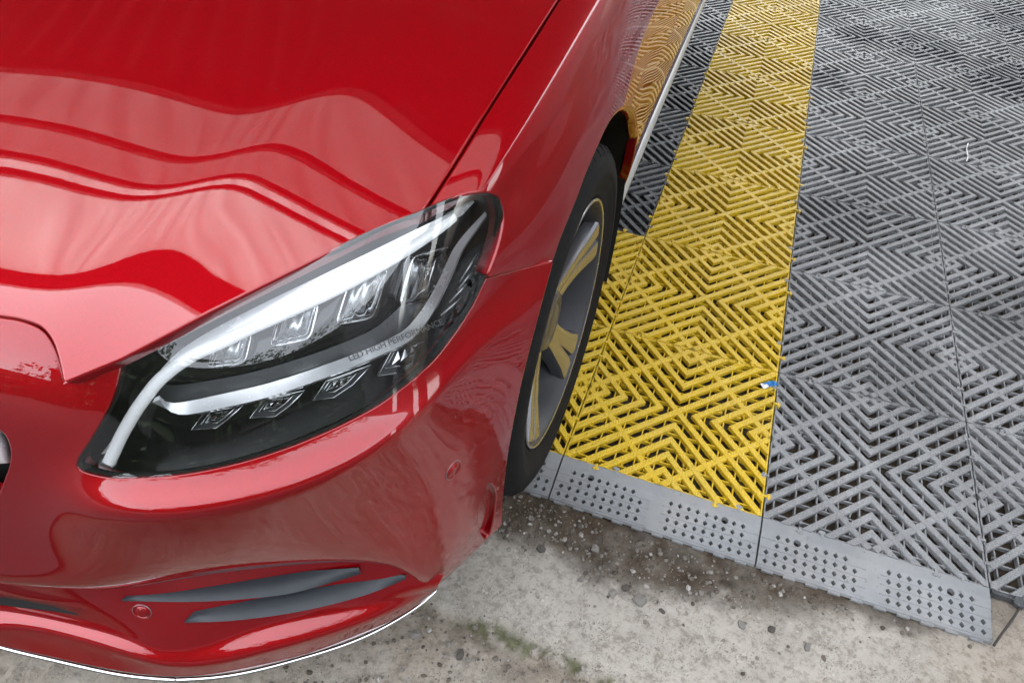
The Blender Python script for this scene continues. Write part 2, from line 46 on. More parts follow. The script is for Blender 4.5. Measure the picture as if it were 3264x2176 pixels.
 hood=[[-.91,-.668],[-.8,-.66],[-.68,-.64],[-.55,-.606],[-.46,-.577],[-.396,-.5555],[-.3924,-.5545],[-.3889,-.5535],[-.3854,-.5526],[-.3819,-.5517],[-.3782,-.551],[-.3742,-.5504],[-.3702,-.5499],[-.366,-.5495],[-.3621,-.5494],[-.3584,-.5497],[-.3541,-.5506],[-.3502,-.5522],[-.3465,-.554],[-.3431,-.556],[-.34,-.5582],[-.3371,-.5607],[-.3344,-.5633],[-.3318,-.566],[-.3293,-.5686],[-.3269,-.5713],[-.3246,-.5741],[-.3224,-.5768],[-.3219,-.5769],[-.3189,-.5741],[-.3159,-.5713],[-.313,-.5685],[-.31,-.5657],[-.307,-.5629],[-.3041,-.5601],[-.3011,-.5572],[-.2981,-.5544],[-.2952,-.5515],[-.2922,-.5486],[-.2893,-.5458],[-.2855,-.5413],[-.2817,-.5367],[-.2779,-.5321],[-.2741,-.5274],[-.2704,-.5228],[-.2668,-.5182],[-.2632,-.5137],[-.2592,-.5087],[-.2553,-.5037],[-.2515,-.4988],[-.2477,-.4939],[-.2438,-.489],[-.24,-.484],[-.236,-.4791],[-.232,-.4741],[-.228,-.4691],[-.224,-.4641],[-.2199,-.459],[-.2158,-.454],[-.2118,-.4488],[-.2077,-.4437],[-.2036,-.4385],[-.1994,-.4333],[-.1953,-.428],[-.1912,-.4227],[-.187,-.4173],[-.1829,-.4119],[-.1788,-.4064],[-.1746,-.4008],[-.1704,-.3952],[-.1662,-.3896],[-.162,-.3839],[-.1577,-.3782],[-.1533,-.3723],[-.149,-.3665],[-.1447,-.3609],[-.1404,-.3554],[-.1354,-.3492],[-.1304,-.3433],[-.1254,-.3375],[-.1203,-.3317],[-.1153,-.3258],[-.1129,-.3257],[-.1119,-.3199],[-.1115,-.3156],[-.111,-.3103],[-.1105,-.3041],[-.1099,-.2971],[-.1092,-.2894],[-.1086,-.2813],[-.1079,-.2728],[-.1073,-.264],[-.1067,-.2553],[-.1063,-.2485],[-.1059,-.2413],[-.1055,-.2338],[-.1051,-.226],[-.1047,-.2179],[-.1043,-.2097],[-.1039,-.2013],[-.1035,-.1929],[-.103,-.1844],[-.1026,-.176],[-.1022,-.1678],[-.1017,-.1597],[-.1012,-.1502],[-.1006,-.1407],[-.1001,-.1311],[-.0995,-.1216],[-.099,-.1121],[-.0984,-.1026],[-.0979,-.0931],[-.0973,-.0836],[-.0968,-.0741],[-.0963,-.0645],[-.0958,-.0539],[-.0953,-.0435],[-.0948,-.033],[-.0943,-.0226],[-.0939,-.0121],[-.0934,-.0014],[-.093,.0095],[-.0926,.0206],[-.0922,.0322],[-.0855,.12],[-.083,.25],[-.083,.4],[-.085,.55],[-.088,.68],[-.2,.73],[-.4,.76],[-.6,.775],[-.91,.785]],
 fender=[[.5539,.9768],[.5551,1.0433],[.5563,1.1089],[.5575,1.1744],[.5587,1.2406],[.5596,1.3082],[.5604,1.3783],[.5608,1.4516],[.5607,1.5293],[.5601,1.6122],[.5592,1.6787],[.5577,1.7491],[.556,1.8231],[.554,1.9001],[.5519,1.9798],[.55,2.0616],[.5482,2.1451],[.5466,2.2296],[.5453,2.3145],[.5445,2.3994],[.5441,2.4833],[.5442,2.5657],[.5452,2.6635],[.5469,2.7614],[.5491,2.8596],[.5514,2.958],[.5537,3.0568],[.5555,3.156],[.5568,3.2557],[.5574,3.3559],[.5569,3.4568],[.5553,3.5585],[.5522,3.6716],[.548,3.7843],[.5431,3.897],[.5375,4.0104],[.5315,4.1248],[.5253,4.2409],[.519,4.3592],[.5127,4.4803],[.5068,4.6051],[.25,4.9051],[.25,5.7561],[.25,6.6071],[.25,7.458],[.25,8.309],[.25,9.16],[3.0937,9.16],[3.6029,9.16],[4.0413,9.16],[4.4735,9.16],[4.9137,9.16],[5.3687,9.16],[5.829,9.16],[6.2775,9.16],[6.7129,9.16],[7.1434,9.16],[7.5749,9.16],[8.0113,9.16],[8.4555,9.16],[8.9048,9.16],[8.9048,9],[8.9048,8.6848],[8.9048,8.3694],[8.762,8.2227],[8.1946,8.2044],[6.3842,7.5568],[6.2569,7.3868],[6.1417,7.2364],[6.0328,7.0972],[5.9266,6.9623],[5.8215,6.8258],[5.7182,6.6818],[5.5092,6.3724],[5.303,6.0708],[5.1238,5.8006],[4.9811,5.5423],[4.8708,5.2909],[4.7934,5.0715],[4.7576,4.9351],[4.7382,4.8119],[4.7308,4.6911],[4.7317,4.5635],[4.7365,4.4849],[4.7457,4.403],[4.7581,4.3198],[4.7728,4.237],[4.7885,4.1562],[4.8044,4.0791],[4.8191,4.0069],[4.8331,3.9385],[4.8475,3.8722],[4.8624,3.8082],[4.878,3.7468],[4.8942,3.6881],[4.9113,3.6324],[4.9293,3.58],[4.9518,3.5244],[4.9761,3.4743],[5.0018,3.4275],[5.0283,3.3816],[5.0551,3.3346],[5.0819,3.2842],[5.1049,3.2379],[5.1286,3.1898],[5.1527,3.1409],[5.1771,3.092],[5.2018,3.044],[5.2264,2.9977],[5.2508,2.9537],[5.2777,2.9052],[5.3029,2.8585],[5.328,2.8135],[5.3542,2.7697],[5.3829,2.727],[5.4154,2.6853],[5.4467,2.6503],[5.4804,2.6164],[5.5157,2.5834],[5.5518,2.5513],[5.588,2.5198],[5.6234,2.4888],[5.6576,2.4582],[5.5257,2.3891],[5.3861,2.2611],[5.2524,2.1442],[5.1266,2.0356],[5.0094,1.9329],[4.9003,1.8346],[4.7989,1.7427],[4.7003,1.6534],[4.6028,1.5662],[4.5048,1.481],[4.405,1.3975],[4.3019,1.3156],[4.2325,1.2966],[4.1637,1.3565],[4.1039,1.4035],[4.0386,1.4513],[3.9689,1.4981],[3.896,1.5417],[3.7925,1.5947],[3.6812,1.6429],[3.5657,1.6843],[3.3938,1.7316],[3.1965,1.7614],[2.9413,1.7724],[2.6632,1.7555],[2.3943,1.7089],[2.1308,1.6459],[1.8773,1.5776],[1.635,1.5064],[1.4746,1.4564],[1.3166,1.4038],[1.16,1.3478],[1.0419,1.3025],[.9237,1.2544],[.8065,1.2046],[.6913,1.1541],[.5865,1.1053],[.4884,1.0566]],
 door=[[.25,9.1792],[3.0971,9.1792],[3.6043,9.1792],[4.0418,9.1792],[4.4736,9.1792],[4.9137,9.1792],[5.3687,9.1792],[5.829,9.1792],[6.2775,9.1792],[6.7129,9.1792],[7.1434,9.1792],[7.5749,9.1792],[8.0113,9.1792],[8.4555,9.1792],[8.9048,9.1792],[8.9048,12.9],[.25,12.9]],
 arch=[[-.016,-.1742,.6296],[-.0157,-.1711,.6327],[-.0155,-.168,.6358],[-.0153,-.1649,.6388],[-.0151,-.1617,.6418],[-.0149,-.1584,.6446],[-.0147,-.155,.6473],[-.0145,-.1515,.6498],[-.0143,-.1473,.6525],[-.014,-.143,.6549],[-.0137,-.1387,.6571],[-.0135,-.1341,.6592],[-.0132,-.1295,.6614],[-.013,-.1246,.6637],[-.0128,-.1202,.6657],[-.0126,-.1156,.6678],[-.0124,-.1108,.6699],[-.0122,-.1059,.6719],[-.012,-.101,.674],[-.0119,-.0962,.6759],[-.0118,-.0916,.6779],[-.0117,-.0865,.68],[-.0117,-.0818,.6821],[-.0116,-.0772,.6842],[-.0116,-.0726,.6862],[-.0116,-.0676,.6882],[-.0116,-.062,.6902],[-.0115,-.0568,.6918],[-.0114,-.0512,.6934],[-.0114,-.0453,.695],[-.0113,-.0392,.6965],[-.0112,-.0328,.698],[-.0111,-.0261,.6994],[-.0111,-.0193,.7008],[-.011,-.0121,.7022],[-.011,-.0044,.7037],[-.0109,.0037,.7051],[-.0109,.012,.7064],[-.0109,.0203,.7075],[-.0108,.0285,.7083],[-.0108,.0363,.7089],[-.0106,.0491,.7093],[-.0104,.0612,.709],[-.0101,.0735,.7079],[-.0097,.0872,.7056],[-.009,.1092,.7003],[-.0082,.1348,.6923],[-.0076,.1618,.6813],[-.0072,.1912,.6663],[-.0073,.2255,.6462],[-.0079,.2619,.6219],[-.0083,.2791,.6087],[-.0088,.2955,.5946],[-.0093,.3117,.5796],[-.0099,.3285,.5636],[-.0107,.347,.5464],[-.0118,.3685,.5278]],
 arch2=[[-.0117,-.1908,.6415],[-.0119,-.1957,.6352],[-.012,-.2008,.6291],[-.0121,-.206,.6232],[-.0122,-.2113,.6172],[-.0124,-.2166,.6112],[-.0125,-.2217,.605],[-.0127,-.2267,.5986],[-.0129,-.2313,.5918],[-.0132,-.2357,.5846],[-.0136,-.2396,.5778],[-.014,-.2433,.5707],[-.0144,-.2469,.5635],[-.0149,-.2505,.556],[-.0153,-.254,.5484],[-.0158,-.2574,.5405],[-.0163,-.2607,.5325],[-.0168,-.264,.5243],[-.0172,-.267,.5158],[-.0177,-.27,.5071],[-.0182,-.2728,.498],[-.0186,-.2755,.4884],[-.0191,-.2782,.4782],[-.0196,-.2806,.4677],[-.0201,-.2829,.4569],[-.0207,-.285,.4458],[-.0213,-.2869,.4347],[-.0219,-.2885,.4235],[-.0224,-.2899,.4125],[-.023,-.291,.402],[-.0239,-.2925,.385],[-.0247,-.2933,.3684],[-.0255,-.2938,.3524],[-.0262,-.2939,.3368],[-.0269,-.2939,.3218],[-.0275,-.294,.3075],[-.0285,-.294,.2826],[-.029,-.2941,.2618],[-.0294,-.2947,.2414]],
 fin1=[[[-.4092,-.6248,.318],[-.4028,-.6095,.3183],[-.391,-.5968,.3185],[-.3742,-.5876,.3188],[-.3561,-.5796,.3191],[-.3378,-.5717,.3193],[-.3197,-.5636,.3196],[-.302,-.5549,.3199],[-.2843,-.5461,.3201],[-.2664,-.5374,.3204],[-.2484,-.5288,.3207],[-.2301,-.5204,.3209],[-.2116,-.5121,.3212],[-.1931,-.5038,.3215],[-.1744,-.4955,.3217],[-.1558,-.4872,.322]],[[-.4081,-.6256,.3188],[-.3977,-.6132,.3189],[-.3837,-.6025,.319],[-.3663,-.5942,.3191],[-.3482,-.5865,.3192],[-.33,-.5788,.3193],[-.3121,-.5708,.3194],[-.2944,-.5623,.3195],[-.2768,-.5537,.3196],[-.2592,-.5449,.3197],[-.2415,-.536,.3197],[-.224,-.5269,.3198],[-.2066,-.5176,.3199],[-.1892,-.508,.32],[-.1718,-.4984,.3201],[-.1542,-.4887,.3202]],[[-.4077,-.6262,.3186],[-.3929,-.6169,.3185],[-.3763,-.6085,.3184],[-.3583,-.6011,.3183],[-.3401,-.5938,.3182],[-.3221,-.5863,.3181],[-.3042,-.5784,.318],[-.2866,-.5702,.3179],[-.2691,-.5616,.3177],[-.2517,-.5529,.3176],[-.2345,-.5437,.3175],[-.2178,-.5338,.3174],[-.2015,-.5233,.3173],[-.1854,-.5123,.3172],[-.1692,-.5012,.3171],[-.1529,-.49,.317]],[[-.409,-.6261,.316],[-.3905,-.6194,.3157],[-.3719,-.6128,.3155],[-.3534,-.6061,.3152],[-.3351,-.5991,.3149],[-.3171,-.5917,.3147],[-.2993,-.5839,.3144],[-.2816,-.5758,.3141],[-.2642,-.5673,.3139],[-.2468,-.5586,.3136],[-.2299,-.5492,.3133],[-.2138,-.5386,.3131],[-.1984,-.5271,.3128],[-.1832,-.515,.3125],[-.1681,-.5026,.3123],[-.1526,-.4901,.312]]],
 fin2=[[[-.3366,-.6133,.288],[-.3326,-.5972,.2888],[-.3253,-.582,.2896],[-.3101,-.5715,.2904],[-.292,-.5638,.2912],[-.2742,-.5556,.292],[-.2574,-.5462,.2928],[-.2407,-.5365,.2936],[-.2241,-.5266,.2944],[-.2076,-.5164,.2952],[-.1918,-.5053,.296],[-.1773,-.4927,.2968],[-.1616,-.4811,.2976],[-.1424,-.474,.2984],[-.1219,-.4701,.2992],[-.1013,-.4666,.3]],[[-.3357,-.6141,.2888],[-.3272,-.601,.2895],[-.3166,-.5886,.2902],[-.3007,-.5792,.2908],[-.2832,-.5713,.2915],[-.2659,-.5631,.2922],[-.2493,-.554,.2928],[-.2328,-.5445,.2935],[-.2165,-.5348,.2942],[-.2004,-.5246,.2949],[-.1848,-.5138,.2955],[-.1701,-.5018,.2962],[-.1547,-.4903,.2969],[-.1373,-.4815,.2975],[-.1191,-.4745,.2982],[-.1009,-.4677,.2989]],[[-.3353,-.6147,.2886],[-.3219,-.605,.2891],[-.3075,-.5956,.2896],[-.291,-.5873,.2902],[-.274,-.5793,.2907],[-.2572,-.5711,.2912],[-.2408,-.5622,.2917],[-.2246,-.553,.2922],[-.2086,-.5434,.2928],[-.1929,-.5333,.2933],[-.1775,-.5227,.2938],[-.1627,-.5114,.2943],[-.1476,-.5,.2948],[-.1319,-.4893,.2954],[-.1164,-.4789,.2959],[-.1007,-.4685,.2964]],[[-.3363,-.6147,.286],[-.319,-.6076,.2864],[-.3016,-.6006,.2868],[-.2845,-.5932,.2872],[-.2679,-.5851,.2876],[-.2514,-.5768,.288],[-.2351,-.5681,.2884],[-.2191,-.5591,.2888],[-.2033,-.5496,.2892],[-.1879,-.5395,.2896],[-.1726,-.5291,.29],[-.1575,-.5182,.2904],[-.1427,-.5069,.2908],[-.1284,-.4947,.2912],[-.1149,-.4816,.2916],[-.1013,-.4682,.292]]],
 chrome=[[-.6469,-.7071,.166],[-.6187,-.7041,.166],[-.5517,-.6946,.166],[-.4867,-.6844,.166],[-.4243,-.6725,.166],[-.3647,-.6556,.166],[-.3134,-.6333,.167],[-.2636,-.6047,.169],[-.2155,-.5714,.172],[-.1675,-.535,.176],[-.1352,-.5051,.181],[-.1083,-.4757,.188],[-.0889,-.4506,.196],[-.0785,-.4308,.2]],
 tube=[[-.3239,-.5859,.6045],[-.3223,-.5832,.6084],[-.3206,-.5805,.6122],[-.3189,-.5778,.6161],[-.3173,-.5753,.62],[-.3156,-.5728,.6239],[-.3137,-.5701,.628],[-.3121,-.5679,.6313],[-.3103,-.5655,.6348],[-.3085,-.5631,.6383],[-.3066,-.5607,.6417],[-.3049,-.5583,.6451],[-.303,-.5558,.6484],[-.3012,-.5534,.6516],[-.2994,-.5509,.6548],[-.2975,-.5484,.6578],[-.2956,-.5458,.6608],[-.2937,-.5432,.6637],[-.2919,-.5406,.6665],[-.29,-.5379,.6692],[-.2882,-.5352,.6719],[-.2864,-.5325,.6744],[-.2845,-.5298,.6767],[-.2826,-.5272,.6788],[-.2806,-.5246,.6807],[-.2786,-.5221,.6824],[-.2766,-.5195,.6841],[-.2746,-.517,.6857],[-.2725,-.5145,.6872],[-.2704,-.512,.6886],[-.2681,-.5093,.69],[-.2656,-.5066,.6914],[-.2631,-.5037,.6928],[-.2603,-.5008,.6942],[-.2572,-.4976,.6955],[-.2549,-.4955,.6963],[-.2526,-.4934,.697],[-.2501,-.4912,.6978],[-.2475,-.4888,.6986],[-.2448,-.4864,.6994],[-.2419,-.4837,.7004],[-.2396,-.4815,.7012],[-.2373,-.4792,.702],[-.235,-.4769,.7029],[-.2326,-.4745,.7038],[-.23,-.4719,.7048],[-.2274,-.4692,.7057],[-.2245,-.4664,.7067],[-.2216,-.4635,.7078],[-.2193,-.4612,.7085],[-.2168,-.4589,.7093],[-.2143,-.4564,.7101],[-.2117,-.4539,.7109],[-.209,-.4513,.7118],[-.2062,-.4486,.7126],[-.2035,-.446,.7135],[-.2007,-.4433,.7143],[-.198,-.4406,.7152],[-.1953,-.4379,.716],[-.1926,-.4352,.7169],[-.19,-.4326,.7177],[-.1874,-.43,.7185],[-.1848,-.4273,.7193],[-.1822,-.4247,.7201],[-.1796,-.422,.721],[-.177,-.4193,.7218],[-.1744,-.4166,.7226],[-.1719,-.4139,.7234],[-.1693,-.4111,.7243],[-.1667,-.4083,.7251],[-.1642,-.4054,.726],[-.1618,-.4027,.7268],[-.1594,-.3999,.7276],[-.157,-.3971,.7285],[-.1546,-.3941,.7293],[-.1522,-.3912,.7301],[-.1499,-.3882,.731],[-.1476,-.3852,.7317],[-.1453,-.3822,.7325],[-.1431,-.3792,.7332],[-.141,-.3762,.7339],[-.1389,-.3733,.7346],[-.137,-.3705,.7352],[-.1345,-.3668,.7359],[-.1322,-.3633,.7366],[-.1301,-.3598,.7373],[-.128,-.3565,.7379],[-.126,-.3531,.7385],[-.124,-.3497,.7391],[-.1222,-.3464,.7397],[-.1203,-.3429,.7402],[-.1185,-.3394,.7407],[-.1164,-.3354,.7413],[-.1144,-.3312,.7419],[-.1124,-.3269,.7424],[-.1105,-.3225,.743],[-.1087,-.3182,.7434],[-.107,-.3141,.7439],[-.1054,-.31,.7442],[-.104,-.3062,.7445],[-.1021,-.3008,.745],[-.1005,-.2962,.7455],[-.0991,-.2919,.7459],[-.0978,-.2878,.7464],[-.0963,-.2833,.7469]],
 refl=[[[-.3254,-.5821,.6156],[-.3211,-.5758,.6247],[-.317,-.5695,.6334],[-.313,-.5632,.6418],[-.3089,-.5568,.6499],[-.3045,-.5505,.6576],[-.2994,-.5443,.665],[-.2943,-.538,.6719],[-.2895,-.5315,.6783],[-.2851,-.5248,.6841],[-.2811,-.5177,.6892],[-.2771,-.5105,.6937],[-.2725,-.5033,.6976],[-.2673,-.4964,.7011],[-.2617,-.4895,.7042],[-.256,-.4827,.7071],[-.25,-.4761,.7098],[-.2438,-.4694,.7124],[-.2377,-.4628,.715],[-.2314,-.4561,.7174],[-.2251,-.4494,.7198],[-.2188,-.4427,.7221],[-.2124,-.436,.7244],[-.206,-.4292,.7267],[-.1995,-.4224,.7289],[-.193,-.4156,.7312],[-.1865,-.4087,.7334],[-.18,-.4018,.7356],[-.1735,-.3948,.7378],[-.167,-.3877,.74],[-.1605,-.3805,.7421],[-.154,-.3732,.7441],[-.1476,-.3656,.746],[-.1413,-.3578,.7478],[-.1351,-.3497,.7494],[-.129,-.3413,.7508],[-.123,-.3325,.7521],[-.117,-.3235,.7532],[-.1109,-.3143,.7541],[-.1048,-.3048,.7549],[-.0988,-.2947,.7552],[-.0933,-.2834,.7547],[-.088,-.2709,.7536],[-.0828,-.2578,.7522]],[[-.3268,-.5826,.6157],[-.3215,-.5766,.6243],[-.3165,-.5705,.6327],[-.3117,-.5645,.6407],[-.307,-.5583,.6485],[-.3023,-.5522,.6561],[-.2976,-.5461,.6634],[-.2932,-.5399,.6705],[-.2889,-.5335,.677],[-.2847,-.5269,.6828],[-.2803,-.5201,.6875],[-.2755,-.5134,.6915],[-.2704,-.5067,.6951],[-.2648,-.5001,.6982],[-.259,-.4937,.701],[-.2531,-.4872,.7036],[-.247,-.4808,.7062],[-.2409,-.4744,.7087],[-.2348,-.468,.7111],[-.2286,-.4616,.7134],[-.2222,-.4552,.7156],[-.2159,-.4488,.7178],[-.2095,-.4423,.7199],[-.2031,-.4358,.7221],[-.1967,-.4292,.7242],[-.1903,-.4226,.7263],[-.1839,-.416,.7284],[-.1775,-.4093,.7305],[-.1711,-.4024,.7326],[-.1648,-.3955,.7348],[-.1585,-.3884,.7369],[-.1523,-.3811,.7389],[-.1462,-.3737,.7409],[-.1402,-.3659,.7427],[-.1344,-.3579,.7443],[-.1286,-.3495,.7458],[-.123,-.3408,.7472],[-.1175,-.3318,.7484],[-.1121,-.3224,.7496],[-.1069,-.3127,.7507],[-.1017,-.3024,.7514],[-.0966,-.2912,.751],[-.0916,-.2789,.7497],[-.0865,-.2661,.7482]],[[-.3281,-.5831,.6157],[-.322,-.5774,.624],[-.3161,-.5716,.6319],[-.3104,-.5657,.6396],[-.3051,-.5598,.6471],[-.3002,-.5539,.6545],[-.2959,-.5479,.6619],[-.292,-.5418,.6691],[-.2884,-.5355,.6757],[-.2843,-.529,.6814],[-.2794,-.5226,.6859],[-.2739,-.5163,.6894],[-.2683,-.51,.6925],[-.2624,-.5039,.6953],[-.2563,-.4978,.6978],[-.2502,-.4918,.7002],[-.2441,-.4856,.7026],[-.238,-.4794,.705],[-.2319,-.4732,.7072],[-.2257,-.4671,.7094],[-.2194,-.4609,.7115],[-.213,-.4547,.7135],[-.2067,-.4485,.7155],[-.2003,-.4423,.7175],[-.1939,-.436,.7194],[-.1876,-.4296,.7214],[-.1812,-.4232,.7234],[-.1749,-.4167,.7254],[-.1687,-.41,.7274],[-.1626,-.4032,.7296],[-.1566,-.3962,.7317],[-.1506,-.3891,.7338],[-.1449,-.3817,.7358],[-.1392,-.374,.7376],[-.1337,-.366,.7393],[-.1283,-.3577,.7408],[-.1231,-.3491,.7423],[-.1181,-.34,.7436],[-.1134,-.3305,.7451],[-.109,-.3205,.7466],[-.1046,-.31,.7476],[-.0999,-.2988,.7473],[-.0951,-.2869,.7459],[-.0901,-.2745,.7442]]],
 bar=[[[-.2795,-.5377,.6682],[-.2752,-.5381,.6625],[-.2699,-.5353,.6593],[-.2643,-.5314,.6583],[-.2583,-.5275,.6586],[-.252,-.5236,.6594],[-.2457,-.5198,.6603],[-.2394,-.516,.6613],[-.2332,-.5121,.6622],[-.2269,-.5082,.663],[-.2208,-.5042,.6638],[-.2146,-.5001,.6645],[-.2086,-.4959,.6652],[-.2027,-.4916,.6659],[-.1969,-.4871,.6665],[-.1912,-.4824,.6672],[-.1856,-.4776,.6677],[-.1802,-.4726,.6683],[-.1749,-.4674,.6687],[-.1696,-.4621,.669],[-.1644,-.4566,.6693],[-.1593,-.451,.6696],[-.1542,-.4453,.6697],[-.1491,-.4395,.6699],[-.1439,-.4336,.6701],[-.1389,-.4276,.6704],[-.1338,-.4215,.6707],[-.1289,-.4151,.6709],[-.1242,-.4084,.6709],[-.1197,-.4012,.6706],[-.1156,-.3934,.6701],[-.112,-.3851,.6696],[-.1091,-.3763,.6699],[-.1068,-.3675,.6712],[-.105,-.359,.6734],[-.1033,-.3506,.676],[-.1018,-.3425,.6794],[-.1002,-.335,.6835],[-.0989,-.3276,.6879],[-.0978,-.3204,.6926],[-.0966,-.3133,.6976],[-.0956,-.3064,.7026],[-.0945,-.2997,.7081],[-.093,-.2929,.7132],[-.0909,-.2854,.7174],[-.0884,-.2774,.721],[-.0855,-.2693,.7243],[-.0824,-.2613,.7276],[-.0791,-.2535,.731],[-.0759,-.246,.7348]],[[-.2787,-.539,.6672],[-.2745,-.54,.6612],[-.2691,-.5387,.6571],[-.2631,-.536,.6553],[-.2567,-.5325,.6551],[-.2502,-.5288,.6558],[-.2438,-.5249,.6568],[-.2374,-.5211,.6577],[-.231,-.5172,.6586],[-.2247,-.5132,.6594],[-.2184,-.5091,.6602],[-.2122,-.505,.661],[-.2061,-.5007,.6617],[-.2001,-.4963,.6623],[-.1942,-.4918,.663],[-.1884,-.4871,.6637],[-.1828,-.4821,.6643],[-.1773,-.477,.6649],[-.172,-.4717,.6654],[-.1667,-.4663,.6658],[-.1615,-.4607,.6661],[-.1563,-.455,.6664],[-.1511,-.4492,.6666],[-.1459,-.4433,.6668],[-.1408,-.4374,.6671],[-.1356,-.4313,.6674],[-.1306,-.425,.6677],[-.1256,-.4185,.6679],[-.1207,-.4118,.668],[-.1161,-.4046,.6677],[-.1118,-.3968,.6671],[-.1079,-.3885,.6665],[-.1047,-.3797,.6667],[-.1023,-.3709,.668],[-.1003,-.3623,.6702],[-.0986,-.3537,.6729],[-.0972,-.3456,.6764],[-.0958,-.3379,.6806],[-.0946,-.3304,.6851],[-.0935,-.3231,.6899],[-.0925,-.316,.6949],[-.0915,-.3089,.7001],[-.0905,-.3021,.7056],[-.0892,-.2952,.7109],[-.0875,-.2875,.7153],[-.0853,-.2794,.719],[-.0828,-.2711,.7225],[-.0801,-.2628,.7261],[-.0773,-.2548,.7298],[-.0745,-.247,.7339]],[[-.2778,-.5402,.6663],[-.2739,-.542,.6598],[-.2684,-.5422,.6548],[-.2619,-.5405,.6522],[-.255,-.5375,.6517],[-.2484,-.5339,.6523],[-.2418,-.53,.6532],[-.2353,-.5261,.6542],[-.2288,-.5222,.655],[-.2224,-.5182,.6559],[-.216,-.5141,.6567],[-.2097,-.5099,.6574],[-.2036,-.5056,.6581],[-.1975,-.5011,.6588],[-.1915,-.4965,.6595],[-.1857,-.4917,.6602],[-.18,-.4867,.6609],[-.1745,-.4814,.6615],[-.1691,-.4761,.662],[-.1638,-.4705,.6625],[-.1585,-.4648,.6629],[-.1533,-.459,.6632],[-.1481,-.4531,.6635],[-.1428,-.4471,.6637],[-.1376,-.4411,.6641],[-.1324,-.4349,.6644],[-.1273,-.4285,.6648],[-.1222,-.422,.665],[-.1173,-.4151,.6651],[-.1125,-.4079,.6647],[-.1079,-.4002,.6641],[-.1038,-.3919,.6634],[-.1004,-.3831,.6636],[-.0978,-.3742,.6648],[-.0957,-.3655,.667],[-.094,-.3569,.6698],[-.0925,-.3486,.6733],[-.0914,-.3409,.6777],[-.0903,-.3333,.6823],[-.0893,-.3258,.6872],[-.0883,-.3186,.6923],[-.0874,-.3114,.6975],[-.0865,-.3045,.7031],[-.0855,-.2975,.7086],[-.0841,-.2897,.7131],[-.0822,-.2813,.717],[-.0801,-.2728,.7208],[-.0779,-.2643,.7246],[-.0756,-.256,.7286],[-.0731,-.248,.7329]]],
 ramp=[[[-.3069,-.518,.6536],[-.3008,-.5158,.6516],[-.2945,-.5133,.65],[-.2882,-.5102,.6497],[-.2819,-.5068,.6499],[-.2756,-.5033,.6504],[-.2693,-.4998,.6509],[-.2631,-.4962,.6516],[-.2568,-.4925,.6522],[-.2506,-.4888,.6529],[-.2444,-.4851,.6536],[-.2383,-.4812,.6543],[-.2322,-.4773,.6551],[-.2262,-.4733,.6559],[-.2203,-.4691,.6567],[-.2145,-.4648,.6575],[-.2088,-.4603,.6583],[-.2033,-.4557,.659],[-.1979,-.4508,.6596],[-.1927,-.4458,.66],[-.1876,-.4405,.6603],[-.1826,-.4351,.6605],[-.1776,-.4296,.6607],[-.1727,-.4239,.6609],[-.1678,-.4181,.6611],[-.1629,-.4123,.6614],[-.1581,-.4063,.6617],[-.1533,-.4002,.6622],[-.1486,-.3939,.6626],[-.1442,-.3873,.6633],[-.1403,-.3803,.6643],[-.1371,-.3729,.6658],[-.1343,-.3651,.6672],[-.1316,-.3569,.6682],[-.1292,-.3484,.6695],[-.1273,-.34,.6713],[-.1256,-.3319,.6739],[-.1242,-.3239,.677],[-.1228,-.3161,.6804],[-.1213,-.3082,.6837]],[[-.2997,-.5231,.6533],[-.2944,-.5224,.6495],[-.2882,-.5203,.6477],[-.2818,-.5172,.6475],[-.2755,-.5138,.648],[-.2692,-.5103,.6486],[-.263,-.5067,.6494],[-.2568,-.503,.6501],[-.2506,-.4993,.651],[-.2444,-.4956,.6518],[-.2383,-.4917,.6527],[-.2323,-.4878,.6535],[-.2263,-.4838,.6544],[-.2204,-.4797,.6552],[-.2146,-.4755,.6561],[-.2089,-.4711,.6569],[-.2033,-.4666,.6576],[-.1979,-.462,.6583],[-.1926,-.4571,.6587],[-.1874,-.452,.6591],[-.1823,-.4468,.6593],[-.1773,-.4414,.6594],[-.1723,-.4359,.6595],[-.1673,-.4303,.6596],[-.1624,-.4246,.6597],[-.1574,-.4188,.6599],[-.1525,-.4129,.6601],[-.1477,-.4069,.6604],[-.143,-.4006,.6608],[-.1385,-.3941,.6612],[-.1344,-.3872,.6616],[-.1308,-.3797,.662],[-.1275,-.3718,.6624],[-.1247,-.3634,.6628],[-.1223,-.3548,.6636],[-.1203,-.3463,.6653],[-.1186,-.338,.6677],[-.1172,-.33,.6707],[-.1159,-.3222,.6741],[-.1145,-.3143,.6775]],[[-.2924,-.5282,.6531],[-.288,-.529,.6476],[-.2819,-.5272,.6454],[-.2755,-.5241,.6454],[-.2692,-.5207,.6461],[-.2629,-.5171,.6469],[-.2567,-.5135,.6478],[-.2506,-.5098,.6488],[-.2444,-.506,.6497],[-.2384,-.5022,.6507],[-.2324,-.4983,.6517],[-.2264,-.4943,.6527],[-.2205,-.4902,.6537],[-.2147,-.4861,.6546],[-.209,-.4818,.6554],[-.2034,-.4774,.6563],[-.1979,-.4728,.657],[-.1925,-.4681,.6575],[-.1872,-.4632,.6579],[-.1821,-.4582,.6582],[-.177,-.453,.6583],[-.172,-.4477,.6584],[-.167,-.4422,.6584],[-.162,-.4367,.6584],[-.157,-.4311,.6584],[-.152,-.4254,.6584],[-.147,-.4196,.6586],[-.1422,-.4136,.6588],[-.1374,-.4074,.6591],[-.1329,-.4009,.6592],[-.1285,-.394,.659],[-.1244,-.3865,.6584],[-.1208,-.3785,.6577],[-.1177,-.37,.6574],[-.1153,-.3612,.6579],[-.1133,-.3527,.6595],[-.1116,-.3443,.6617],[-.1102,-.3362,.6645],[-.1089,-.3284,.6679],[-.1076,-.3205,.6714]]],
